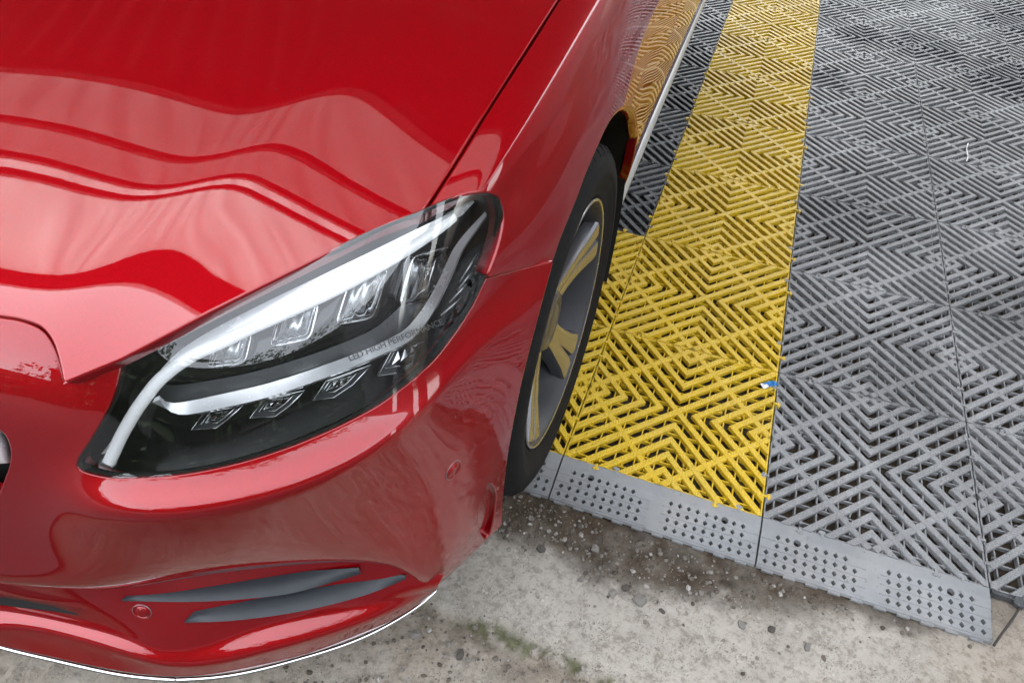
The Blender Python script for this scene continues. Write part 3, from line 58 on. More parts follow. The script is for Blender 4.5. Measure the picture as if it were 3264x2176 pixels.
 blocks=[[[-.2627,-.4729,.6874],[-.2324,-.4538,.6892],[-.2313,-.4756,.6688],[-.2617,-.4925,.6679]],[[-.2152,-.425,.7032],[-.1849,-.4073,.7038],[-.1837,-.4336,.6796],[-.2137,-.4563,.6784]],[[-.1659,-.3767,.7176],[-.1401,-.3493,.7165],[-.143,-.3859,.6798],[-.1679,-.4121,.6852]],[[-.1267,-.3244,.7168],[-.1073,-.2745,.7002],[-.1124,-.3206,.6579],[-.1281,-.3588,.6804]]],
 cups=[[[-.2495,-.5232,.6425],[-.2188,-.5046,.6458],[-.2318,-.52,.6324],[-.2398,-.5277,.6266],[-.2602,-.5376,.6268]],[[-.2036,-.494,.6473],[-.1748,-.4705,.647],[-.184,-.4856,.6362],[-.194,-.4977,.6297],[-.2136,-.5092,.6327]],[[-.16,-.4539,.6493],[-.1301,-.4199,.6493],[-.1402,-.4412,.6376],[-.1524,-.4584,.6321],[-.1676,-.4709,.6357]],[[-.1179,-.3977,.6521],[-.097,-.3493,.6324],[-.0952,-.3604,.621],[-.1062,-.3957,.6245],[-.1239,-.4214,.6367]]],
 fins=[[[-.0839,-.2993,.6767],[-.0756,-.2621,.6962]],[[-.0842,-.305,.6693],[-.0744,-.2654,.683]],[[-.0873,-.3209,.6635],[-.0746,-.2715,.6728]],[[-.0902,-.337,.6581],[-.0747,-.2808,.6588]],[[-.0813,-.3258,.6356],[-.0801,-.3042,.6517]]],
 text=[[-.1408,-.4374,.6671],[-.1108,-.3977,.6663],[-.1439,-.4336,.6701]],
 grille=[[-.4304,-.6133,.6231],[-.414,-.6102,.6134],[-.4214,-.6148,.5943],[-.4462,-.6227,.5848]],
 sensor=[[4.9011,10.8703]],
 sensor2=[[.9029,4.4359]],
 pocket=[[5.492,12.3173],[5.4874,12.2481],[5.5127,12.1902],[5.5512,12.1408],[5.5862,12.0974],[5.621,12.0456],[5.6598,12.0064],[5.7141,11.9905],[5.7738,12.0003],[5.8498,12.0257],[5.9375,12.06],[6.0304,12.096],[6.167,12.1475],[6.3268,12.2047],[6.4945,12.2593],[6.8992,12.4064],[6.9626,12.5103],[6.9085,12.6123],[6.8339,12.6512],[6.7361,12.6852],[6.6172,12.7135],[6.4807,12.7348],[6.3923,12.7454],[6.2962,12.7557],[6.1982,12.7628],[6.1027,12.7645],[6.0128,12.7585],[5.9309,12.743],[5.8587,12.7166],[5.6982,12.6011],[5.5647,12.448]],
 slot=[[[-.6081,-.6769,.292],[-.5723,-.6701,.292],[-.5372,-.663,.292],[-.5016,-.6567,.292],[-.4651,-.6531,.292]],[[-.5984,-.6854,.292],[-.5639,-.6778,.292],[-.5305,-.6694,.292],[-.4972,-.661,.292],[-.4633,-.6536,.292]]],
)
STEER = 0.0; SPIN = 1.45
col = scene.collection
XC = -.91
rng = np.random.default_rng(7)
random.seed(5)

# ------------------------------------------------------------------ materials
def newmat(name):
    m = bpy.data.materials.new(name); m.use_nodes = True
    nt = m.node_tree
    return m, nt, nt.nodes['Principled BSDF']
def N(nt, kind, **kw):
    n = nt.nodes.new(kind)
    for k, v in kw.items():
        if k in n.inputs.keys(): n.inputs[k].default_value = v
        else: setattr(n, k, v)
    return n
def coords(nt, kind='Object', scale=None):
    t = nt.nodes.new('ShaderNodeTexCoord'); o = t.outputs[kind]
    if scale is not None:
        mp = nt.nodes.new('ShaderNodeMapping'); mp.inputs['Scale'].default_value = scale
        nt.links.new(o, mp.inputs['Vector']); o = mp.outputs['Vector']
    return o
def noise(nt, vec, scale, detail=4, rough=.55, dist=0):
    n = N(nt, 'ShaderNodeTexNoise', Scale=scale, Detail=detail, Roughness=rough, Distortion=dist)
    if vec is not None: nt.links.new(vec, n.inputs['Vector'])
    return n.outputs['Fac']
def ramp(nt, fac, stops, interp='LINEAR'):
    r = nt.nodes.new('ShaderNodeValToRGB'); r.color_ramp.interpolation = interp
    e = r.color_ramp.elements
    while len(e) < len(stops): e.new(.5)
    for el, (p, c) in zip(e, stops):
        el.position = p; el.color = (c, c, c, 1) if not isinstance(c, tuple) else (*c, 1)
    nt.links.new(fac, r.inputs['Fac']); return r.outputs['Color']
def mixc(nt, fac, a, b, blend='MIX'):
    m = nt.nodes.new('ShaderNodeMix'); m.data_type = 'RGBA'; m.blend_type = blend
    for s, v in ((0, fac), (6, a), (7, b)):
        if hasattr(v, 'links'): nt.links.new(v, m.inputs[s])
        else: m.inputs[s].default_value = v if not isinstance(v, tuple) else (*v, 1)
    return m.outputs[2]
def math_(nt, op, a, b=None):
    m = nt.nodes.new('ShaderNodeMath'); m.operation = op
    for i, v in ((0, a), (1, b)):
        if v is None: continue
        if hasattr(v, 'links'): nt.links.new(v, m.inputs[i])
        else: m.inputs[i].default_value = v
    return m.outputs[0]
def bump(nt, bsdf, height, strength, dist=.001, slot='Normal'):
    b = N(nt, 'ShaderNodeBump', Strength=strength, Distance=dist)
    nt.links.new(height, b.inputs['Height']); nt.links.new(b.outputs['Normal'], bsdf.inputs[slot])
    return b

def simple(name, c, rough=.5, metal=0., spec=.5, **kw):
    m, nt, b = newmat(name)
    b.inputs['Base Color'].default_value = (*c, 1); b.inputs['Roughness'].default_value = rough
    b.inputs['Metallic'].default_value = metal; b.inputs['Specular IOR Level'].default_value = spec
    for k, v in kw.items(): b.inputs[k.replace('_', ' ')].default_value = v
    # fine grime so no surface is perfectly even
    v = coords(nt); f = noise(nt, v, 60, 6)
    nt.links.new(ramp(nt, f, [(.3, max(rough-.05, 0)), (.75, min(rough+.09, 1))]), b.inputs['Roughness'])
    f2 = noise(nt, v, 23, 8, .65)
    nt.links.new(mixc(nt, ramp(nt, f2, [(.35, 0.), (.8, .45)]), c, tuple(q*.8+.01 for q in c)), b.inputs['Base Color'])
    return m

def paint_material():
    m, nt, b = newmat('red_metallic_paint')
    v = coords(nt)
    flake = N(nt, 'ShaderNodeTexVoronoi', Scale=2600.); nt.links.new(v, flake.inputs['Vector'])
    fl = ramp(nt, flake.outputs['Color'], [(.2, (.205, .001, .0032)), (.8, (.295, .0019, .0055))])
    # dried splashes and tiny insect specks
    dust = noise(nt, v, 9, 8, .7); dm = ramp(nt, dust, [(.55, 0.), (.85, .06)])
    base = mixc(nt, dm, fl, (.18, .08, .075))
    sp = N(nt, 'ShaderNodeTexVoronoi', Scale=26.); nt.links.new(v, sp.inputs['Vector'])
    sm = ramp(nt, sp.outputs['Distance'], [(.030, 1.), (.045, 0.)])
    pick = noise(nt, v, 5.3, 2); sm = math_(nt, 'MULTIPLY', sm, ramp(nt, pick, [(.46, 0.), (.52, .75)]))
    base = mixc(nt, sm, base, (.16, .02, .02))
    nt.links.new(base, b.inputs['Base Color'])
    b.inputs['Metallic'].default_value = .45
    b.inputs['Roughness'].default_value = .45
    b.inputs['Specular IOR Level'].default_value = 0.
    b.inputs['Coat Weight'].default_value = 1.; b.inputs['Coat IOR'].default_value = 1.62
    film = noise(nt, coords(nt, 'Object', (14, 5, 14)), 3, 6, .7)
    film2 = math_(nt, 'ADD', ramp(nt, film, [(.5, .003), (.95, .016)]), math_(nt, 'MULTIPLY', dm, .25))
    nt.links.new(film2, b.inputs['Coat Roughness'])
    pe = noise(nt, v, 420, 2); bump(nt, b, pe, .004, .0006, 'Coat Normal')
    return m

def tile_material(name, c, worn, dustc, bmp=.8, wetk=.75):
    m, nt, b = newmat(name)
    v = coords(nt, 'Object'); oi = nt.nodes.new('ShaderNodeObjectInfo')
    g = nt.nodes.new('ShaderNodeNewGeometry')
    w = g.outputs['Position']
    n1 = noise(nt, w, 6, 8, .65); n2 = noise(nt, w, 34, 6, .7); n3 = noise(nt, w, 1.6, 4)
    a = mixc(nt, ramp(nt, n2, [(.35, 0.), (.7, .5)]), c, worn)
    a = mixc(nt, ramp(nt, n1, [(.46, 0.), (.72, .30 if c[0] > .3 else .8)]), a, dustc)
    a = mixc(nt, ramp(nt, n3, [(.42, 0.), (.64, .6)]), a, tuple(q*(.8 if c[0] > .3 else .5) for q in c))
    wet = ramp(nt, noise(nt, w, .95, 3, .5), [(.50, 0.), (.58, wetk)])
    a = mixc(nt, wet, a, tuple(q*.35 for q in c))
    for cx, cy, rr_ in ((.84, 2.60, .19), (1.20, 2.38, .24), (1.34, 3.1, .25), (.58, 2.66, .12), (.47, 2.1, .10)):
        dv = nt.nodes.new('ShaderNodeVectorMath'); dv.operation = 'DISTANCE'; nt.links.new(w, dv.inputs[0]); dv.inputs[1].default_value = (cx, cy, 0)
        sm = ramp(nt, math_(nt, 'ADD', math_(nt, 'DIVIDE', dv.outputs['Value'], rr_*2), math_(nt, 'MULTIPLY', math_(nt, 'SUBTRACT', n1, .5), 1.1)), [(.30, .85 if wetk > .5 else .2), (.55, 0.)])
        a = mixc(nt, sm, a, (.030, .032, .040))
    a = mixc(nt, ramp(nt, noise(nt, w, 90, 4, .7), [(.62, 0.), (.72, .6)]), a, (.07, .06, .045))
    nt.links.new(a, b.inputs['Base Color'])
    nt.links.new(ramp(nt, n2, [(.3, .38), (.7, .6)]), b.inputs['Roughness'])
    vo = N(nt, 'ShaderNodeTexVoronoi', Scale=185., Randomness=.35); nt.links.new(w, vo.inputs['Vector'])
    bump(nt, b, ramp(nt, vo.outputs['Distance'], [(.15, 1.), (.55, 0.)]), bmp, .0012)
    return m

def ground_material():
    m, nt, b = newmat('weathered_concrete_and_dirt')
    v = coords(nt, 'Object')
    at = nt.nodes.new('ShaderNodeVertexColor'); at.layer_name = 'zone'
    sep = nt.nodes.new('ShaderNodeSeparateColor'); nt.links.new(at.outputs['Color'], sep.inputs['Color'])
    big = noise(nt, v, 7, 8, .65); fine = noise(nt, v, 70, 8, .75); mid = noise(nt, v, 22, 6, .6)
    conc = mixc(nt, ramp(nt, big, [(.3, 0.), (.72, 1.)]), (0.2945, 0.2686, 0.232), (0.4123, 0.3802, 0.3305))
    conc = mixc(nt, ramp(nt, fine, [(.38, .8), (.52, 0.)]), conc, (0.1914, 0.1709, 0.143))
    ag = N(nt, 'ShaderNodeTexVoronoi', Scale=95.); nt.links.new(v, ag.inputs['Vector'])
    agm = math_(nt, 'MULTIPLY', ramp(nt, ag.outputs['Distance'], [(.26, 1.), (.36, 0.)]), ramp(nt, noise(nt, v, 30, 3), [(.52, 0.), (.62, .7)]))
    agc = ramp(nt, ag.outputs['Color'], [(.2, (0.1178, 0.1046, 0.08897)), (.5, (0.3092, 0.2651, 0.2098)), (.8, (0.4565, 0.4185, 0.3622))])
    conc = mixc(nt, agm, conc, agc)
    pit = N(nt, 'ShaderNodeTexVoronoi', Scale=300.); nt.links.new(v, pit.inputs['Vector'])
    pm = math_(nt, 'MULTIPLY', ramp(nt, pit.outputs['Distance'], [(.20, 1.), (.30, 0.)]), ramp(nt, mid, [(.5, 0.), (.6, .7)]))
    conc = mixc(nt, pm, conc, (.10, .09, .08))
    soil = mixc(nt, ramp(nt, mid, [(.3, 0.), (.7, 1.)]), (.026, .018, .0115), (.078, .056, .036))
    soil = mixc(nt, ramp(nt, fine, [(.55, 0.), (.72, .6)]), soil, (.12, .10, .08))
    sand = mixc(nt, ramp(nt, fine, [(.35, 0.), (.7, 1.)]), (0.1562, 0.1202, 0.08091), (0.2678, 0.2199, 0.1663))
    moss = mixc(nt, ramp(nt, fine, [(.3, 0.), (.7, 1.)]), (.040, .046, .018), (.125, .128, .062))
    c = mixc(nt, sep.outputs['Blue'], conc, sand)
    c = mixc(nt, sep.outputs['Green'], c, moss)
    c = mixc(nt, sep.outputs['Red'], c, soil)
    nt.links.new(c, b.inputs['Base Color'])
    wet = math_(nt, 'MULTIPLY', sep.outputs['Red'], ramp(nt, big, [(.4, 0.), (.6, .45)]))
    nt.links.new(math_(nt, 'SUBTRACT', .93, wet), b.inputs['Roughness'])
    b.inputs['Specular IOR Level'].default_value = .25
    h = math_(nt, 'ADD', math_(nt, 'MULTIPLY', fine, .7), math_(nt, 'SUBTRACT', math_(nt, 'MULTIPLY', agm, .25), math_(nt, 'MULTIPLY', pm, .6)))
    bump(nt, b, h, 1., .006)
    return m

def lens_material():
    m = bpy.data.materials.new('clear_polycarbonate'); m.use_nodes = True; nt = m.node_tree
    for n in list(nt.nodes): nt.nodes.remove(n)
    out = nt.nodes.new('ShaderNodeOutputMaterial'); mx = nt.nodes.new('ShaderNodeMixShader')
    tr = N(nt, 'ShaderNodeBsdfTransparent'); tr.inputs['Color'].default_value = (.97, .98, .98, 1)
    gl = N(nt, 'ShaderNodeBsdfGlossy', Roughness=.012); fr = N(nt, 'ShaderNodeFresnel', IOR=1.55)
    f = math_(nt, 'MULTIPLY', fr.outputs[0], 1.9)
    nt.links.new(f, mx.inputs[0]); nt.links.new(tr.outputs[0], mx.inputs[1]); nt.links.new(gl.outputs[0], mx.inputs[2])
    nt.links.new(mx.outputs[0], out.inputs['Surface']); return m

def glass_block_material():
    m, nt, b = newmat('moulded_clear_optic')
    b.inputs['Base Color'].default_value = (.96, .98, 1, 1); b.inputs['Transmission Weight'].default_value = 1.
    b.inputs['IOR'].default_value = 1.45; b.inputs['Roughness'].default_value = .03
    w = N(nt, 'ShaderNodeTexWave', Scale=42., Distortion=2.5); nt.links.new(coords(nt), w.inputs['Vector'])
    bump(nt, b, w.outputs['Fac'], .5, .002); return m

def tube_material():
    m, nt, b = newmat('ribbed_light_guide')
    b.inputs['Base Color'].default_value = (.90, .92, .94, 1); b.inputs['Roughness'].default_value = .12
    b.inputs['Transmission Weight'].default_value = .1; b.inputs['Coat Weight'].default_value = 1.
    at = nt.nodes.new('ShaderNodeAttribute'); at.attribute_name = 'along'
    s = math_(nt, 'SINE', math_(nt, 'MULTIPLY', at.outputs['Fac'], 2*math.pi/.0036))
    bump(nt, b, s, .16, .0006)
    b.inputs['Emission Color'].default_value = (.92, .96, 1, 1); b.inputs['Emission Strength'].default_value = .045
    return m

def tyre_material():
    m, nt, b = newmat('tyre_rubber')
    v = coords(nt); b.inputs['Roughness'].default_value = .8; b.inputs['Specular IOR Level'].default_value = .14
    c = mixc(nt, ramp(nt, noise(nt, v, 25, 8, .7), [(.42, 0.), (.8, .5)]), (.008, .008, .0085), (.028, .025, .022))
    nt.links.new(c, b.inputs['Base Color'])
    bump(nt, b, noise(nt, v, 180, 3), .15, .001); return m

def gravel_material():
    m, nt, b = newmat('mixed_gravel'); g = nt.nodes.new('ShaderNodeNewGeometry')
    c = ramp(nt, g.outputs['Random Per Island'], [(0., (.06, .048, .036)), (.35, (.11, .092, .072)), (.7, (.17, .152, .13)), (.93, (.27, .25, .225)), (1., (.42, .40, .37))])
    c = mixc(nt, ramp(nt, noise(nt, coords(nt), 400, 4), [(.4, 0.), (.7, .5)]), c, (.06, .05, .04)); nt.links.new(c, b.inputs['Base Color'])
    b.inputs['Roughness'].default_value = .85; b.inputs['Specular IOR Level'].default_value = .25; return m

def fabric_sheet(name, tcol, trans):
    m = bpy.data.materials.new(name); m.use_nodes = True; nt = m.node_tree
    for n in list(nt.nodes): nt.nodes.remove(n)
    out = nt.nodes.new('ShaderNodeOutputMaterial'); mx = nt.nodes.new('ShaderNodeMixShader')
    d = nt.nodes.new('ShaderNodeBsdfDiffuse'); t = nt.nodes.new('ShaderNodeBsdfTranslucent')
    v = coords(nt, 'Object', (9, 1.2, 1)); st = noise(nt, v, 2.2, 5, .6)
    cc = ramp(nt, st, [(.25, tuple(q*.62 for q in tcol)), (.7, tcol)])
    nt.links.new(cc, t.inputs['Color']); d.inputs['Color'].default_value = (.55, .55, .53, 1)
    mx.inputs[0].default_value = trans
    nt.links.new(d.outputs[0], mx.inputs[1]); nt.links.new(t.outputs[0], mx.inputs[2])
    nt.links.new(mx.outputs[0], out.inputs['Surface']); return m

M = dict(
    paint=paint_material(), ground=ground_material(), lens=lens_material(), optic=glass_block_material(), tube=tube_material(), tyre=tyre_material(),
    yellow=tile_material('yellow_plastic', (.59, .385, .009), (.55, .385, .036), (.51, .40, .13), .8, .12),
    grey=tile_material('grey_plastic', (0.1896, 0.1916, 0.1925), (0.2429, 0.2454, 0.2466), (0.3154, 0.3185, 0.3201)),
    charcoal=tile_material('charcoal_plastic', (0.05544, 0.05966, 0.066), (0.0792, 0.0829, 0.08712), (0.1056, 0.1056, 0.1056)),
    rampg=tile_material('ramp_plastic', (.225, .232, .238), (.275, .283, .288), (.33, .325, .31), .10, .25),
    chrome=simple('bright_chrome', (.72, .73, .745), .08, 1.),
    satin=simple('satin_silver', (.86, .87, .88), .22, .75), skywhite=simple('sky_white_chrome', (.90, .91, .92), .22, .35, Coat_Weight=.8),  # white trim colour paints in the sky that its chrome would mirror
    silver=simple('wheel_silver', (.36, .365, .38), .30, .85, Coat_Weight=.25),
    polish=simple('polished_alloy', (.50, .505, .52), .20, .9),
    darksil=simple('wheel_grey', (.10, .10, .108), .32, .6, Coat_Weight=.4),
    black=simple('gloss_black', (.008, .008, .009), .10, 0., .5),
    matt=simple('matt_black', (.012, .012, .012), .75, 0., .2),
    brown=simple('smoked_trim', (.018, .015, .013), .35, 0., .4),
    greytrim=simple('grey_trim', (.16, .165, .17), .32, .4),
    fin=simple('grained_grey_plastic', (.024, .027, .032), .45, 0., .4),
    ink=simple('grey_lettering', (.18, .18, .18), .5),
    asphalt=simple('lane_asphalt', (.045, .045, .046), .85, 0., .3),
    steel=simple('painted_steel', (.10, .10, .105), .5, .2),
    rustmetal=simple('roof_sheet_metal', (.17, .165, .16), .5, .3),
    stone=simple('loose_stone', (.17, .158, .142), .9, 0., .2),
    stonedark=simple('dark_stone', (.075, .068, .06), .9, 0., .2),
    blue=simple('blue_foil', (.02, .17, .42), .3, .2), white=simple('white_film', (.75, .77, .78), .35),
    wood=simple('dark_wire', (.03, .024, .02), .7),
    rim=simple('wheel_barrel', (.05, .05, .054), .5, .2, .3), gravel=gravel_material(),
    sheetA=fabric_sheet('translucent_sheet', (.88, .86, .83), .86), sheetB=fabric_sheet('old_translucent_sheet', (.50, .46, .44), .40),
)

# ------------------------------------------------------------------ helpers
def link(o, parent=None):
    col.objects.link(o)
    if parent is not None: o.parent = parent
    return o
def mesh_obj(name, verts, faces, mat, parent=None, smooth=False, normals=None, local=None):
    me = bpy.data.meshes.new(name)
    v = np.asarray(verts, float)
    if local is not None: v = v-np.asarray(local, float)
    me.from_pydata(v.tolist(), [], [list(map(int, f)) for f in faces]); me.update()
    if mat is not None: me.materials.append(mat)
    if smooth or normals is not None:
        me.polygons.foreach_set('use_smooth', [True]*len(me.polygons))
        if normals is not None: me.normals_split_custom_set_from_vertices(np.asarray(normals, float).tolist())
    return link(bpy.data.objects.new(name, me), parent)
def empty(name, loc=(0, 0, 0), parent=None, **props):
    o = bpy.data.objects.new(name, None); o.location = loc; o.empty_display_size = .1
    for k, v in props.items(): o[k] = v
    return link(o, parent)
def tag(o, **props):
    for k, v in props.items(): o[k] = v
    return o
class MB:                                    # collects plain pieces of ONE part
    def __init__(s): s.v = []; s.f = []
    def add(s, v, f):
        o = len(s.v); s.v += [tuple(q) for q in v]; s.f += [tuple(i+o for i in q) for q in f]; return s
    def box(s, lo, hi):
        x0, y0, z0 = lo; x1, y1, z1 = hi
        return s.add([(x0,y0,z0),(x1,y0,z0),(x1,y1,z0),(x0,y1,z0),(x0,y0,z1),(x1,y0,z1),(x1,y1,z1),(x0,y1,z1)],
                     [(0,3,2,1),(4,5,6,7),(0,1,5,4),(1,2,6,5),(2,3,7,6),(3,0,4,7)])
    def prism(s, rings):                     # rings: list of equal-length loops bottom..top, capped
        n = len(rings[0]); v = [q for r in rings for q in r]; f = []
        for k in range(len(rings)-1):
            for i in range(n): f.append((k*n+i, k*n+(i+1) % n, (k+1)*n+(i+1) % n, (k+1)*n+i))
        f.append(tuple(range(n-1, -1, -1))); f.append(tuple((len(rings)-1)*n+i for i in range(n)))
        return s.add(v, f)
    def obj(s, name, mat, parent=None, smooth=False): return mesh_obj(name, s.v, s.f, mat, parent, smooth)
def lathe(profile, n=96, axis='x'):          # profile (x, r) about the x axis
    v = []; f = []; m = len(profile)
    for i in range(n):
        a = 2*math.pi*i/n
        for x, r in profile: v.append((x, r*math.cos(a), r*math.sin(a)))
    for i in range(n):
        for k in range(m-1):
            a, b = i*m+k, ((i+1) % n)*m+k; f.append((a, a+1, b+1, b))
    return v, f
def sweep(path, rad, n=10, closed=False, cap=True, squash=None):
    P = np.asarray(path, float); T = np.gradient(P, axis=0); T /= np.linalg.norm(T, axis=1, keepdims=True)
    up = np.array([0, 0, 1.]); v = []; f = []
    rad = np.broadcast_to(rad, (len(P),))
    for p, t, r in zip(P, T, rad):
        s = np.cross(t, up); s /= np.linalg.norm(s); u = np.cross(s, t)
        for k in range(n):
            a = 2*math.pi*k/n
            v.append(p+r*(math.cos(a)*s*(squash[0] if squash else 1)+math.sin(a)*u*(squash[1] if squash else 1)))
    m = len(P)
    for i in range(m-1):
        for k in range(n): f.append((i*n+k, i*n+(k+1) % n, (i+1)*n+(k+1) % n, (i+1)*n+k))
    if cap: f.append(tuple(range(n-1, -1, -1))); f.append(tuple((m-1)*n+k for k in range(n)))
    return v, f

class Net:                                   # uniform cubic B-spline skin through a control net
    def __init__(s, P):
        P = np.array(P, float)
        pad = lambda P: np.concatenate([2*P[:1]-P[1:2], P, 2*P[-1:]-P[-2:-1]], 0)
        s.Q = np.swapaxes(pad(np.swapaxes(pad(P), 0, 1)), 0, 1); s.n, s.m = P.shape[0]-1, P.shape[1]-1
        s.ka = np.linalg.norm(np.diff(P, axis=0), axis=2).mean(); s.kb = np.median(np.linalg.norm(np.diff(P, axis=1), axis=2))
    def ev(s, a, b):
        a = np.asarray(a, float); b = np.asarray(b, float)
        i = np.clip(np.floor(a).astype(int), 0, s.n-1); j = np.clip(np.floor(b).astype(int), 0, s.m-1)
        w = lambda f: np.stack([(1-f)**3/6, (3*f**3-6*f*f+4)/6, (-3*f**3+3*f*f+3*f+1)/6, f**3/6], -1)
        A = w(a-i); B = w(b-j); r = np.zeros(a.shape+(3,))
        for k in range(4):
            for l in range(4): r += (A[..., k]*B[..., l])[..., None]*s.Q[i+k, j+l]
        return r
    def __call__(s, a, b, off=0.):
        e = 1e-3
        n = np.cross(s.ev(a+e, b)-s.ev(a-e, b), s.ev(a, b+e)-s.ev(a, b-e)); n /= np.linalg.norm(n, axis=-1, keepdims=True)
        return s.ev(a, b)-off*n, n
def nspline(K):
    K = np.array(K, float); x, y = K[:, 0], K[:, 1]; n = len(x); h = np.diff(x); A = np.eye(n); r = np.zeros(n)
    for i in range(1, n-1):
        A[i, i-1:i+2] = [h[i-1], 2*(h[i-1]+h[i]), h[i]]; r[i] = 6*((y[i+1]-y[i])/h[i]-(y[i]-y[i-1])/h[i-1])
    m = np.linalg.solve(A, r)
    def f(t):
        t = np.asarray(t, float); i = np.clip(np.searchsorted(x, t)-1, 0, n-2); a = x[i+1]-t; b = t-x[i]; H = h[i]
        return m[i]*a**3/(6*H)+m[i+1]*b**3/(6*H)+(y[i]/H-m[i]*H/6)*a+(y[i+1]/H-m[i+1]*H/6)*b
    return f
class Hood:                                  # hood height z(x, y): rolled nose, dome, fold and flank
    ka = kb = 1.
    def __init__(s):
        s.P = nspline(D['PK']); s.C = nspline(D['CR']); s.k, s.fa, s.fb, s.W = D['HP']
        C = np.array(D['HC'])/1000; Q = np.pad(C, 1, mode='edge')
        Q[0] = 2*Q[1]-Q[2]; Q[-1] = 2*Q[-2]-Q[-3]; Q[:, 0] = 2*Q[:, 1]-Q[:, 2]; Q[:, -1] = 2*Q[:, -2]-Q[:, -3]; s.Q = Q
    def z(s, x, y):
        x = XC+np.abs(x-XC); q = np.clip((x-XC)/.66, 0, 1); ys = y+.13*(1-q*q)**2; t = x-s.C(y); W = s.W
        so = W*np.logaddexp(0, -t/W); sr = W*np.logaddexp(0, t/W)
        L = s.k*so-s.k*so**2/1.24-s.fa*sr**2-s.fb*sr-W*math.log(2)*(s.k-s.fb)
        a = np.clip((x+.95)/.075, 0, 11.999); b = np.clip((y+.72)/(1.22/13), 0, 12.999)
        i = np.floor(a).astype(int); j = np.floor(b).astype(int)
        w = lambda f: np.stack([(1-f)**3/6, (3*f**3-6*f*f+4)/6, (-3*f**3+3*f*f+3*f+1)/6, f**3/6], -1)
        A = w(a-i); B = w(b-j); r = 0
        for k in range(4):
            for l in range(4): r = r+A[..., k]*B[..., l]*s.Q[i+k, j+l]
        return s.P(ys)+L+r
    def __call__(s, x, y, off=0.):
        e = 5e-4; hx = (s.z(x+e, y)-s.z(x-e, y))/(2*e); hy = (s.z(x, y+e)-s.z(x, y-e))/(2*e)
        n = np.stack([-hx, -hy, np.ones_like(hx)], -1); n /= np.linalg.norm(n, axis=-1, keepdims=True)
        return np.stack([x, y, s.z(x, y)], -1)-off*n, n

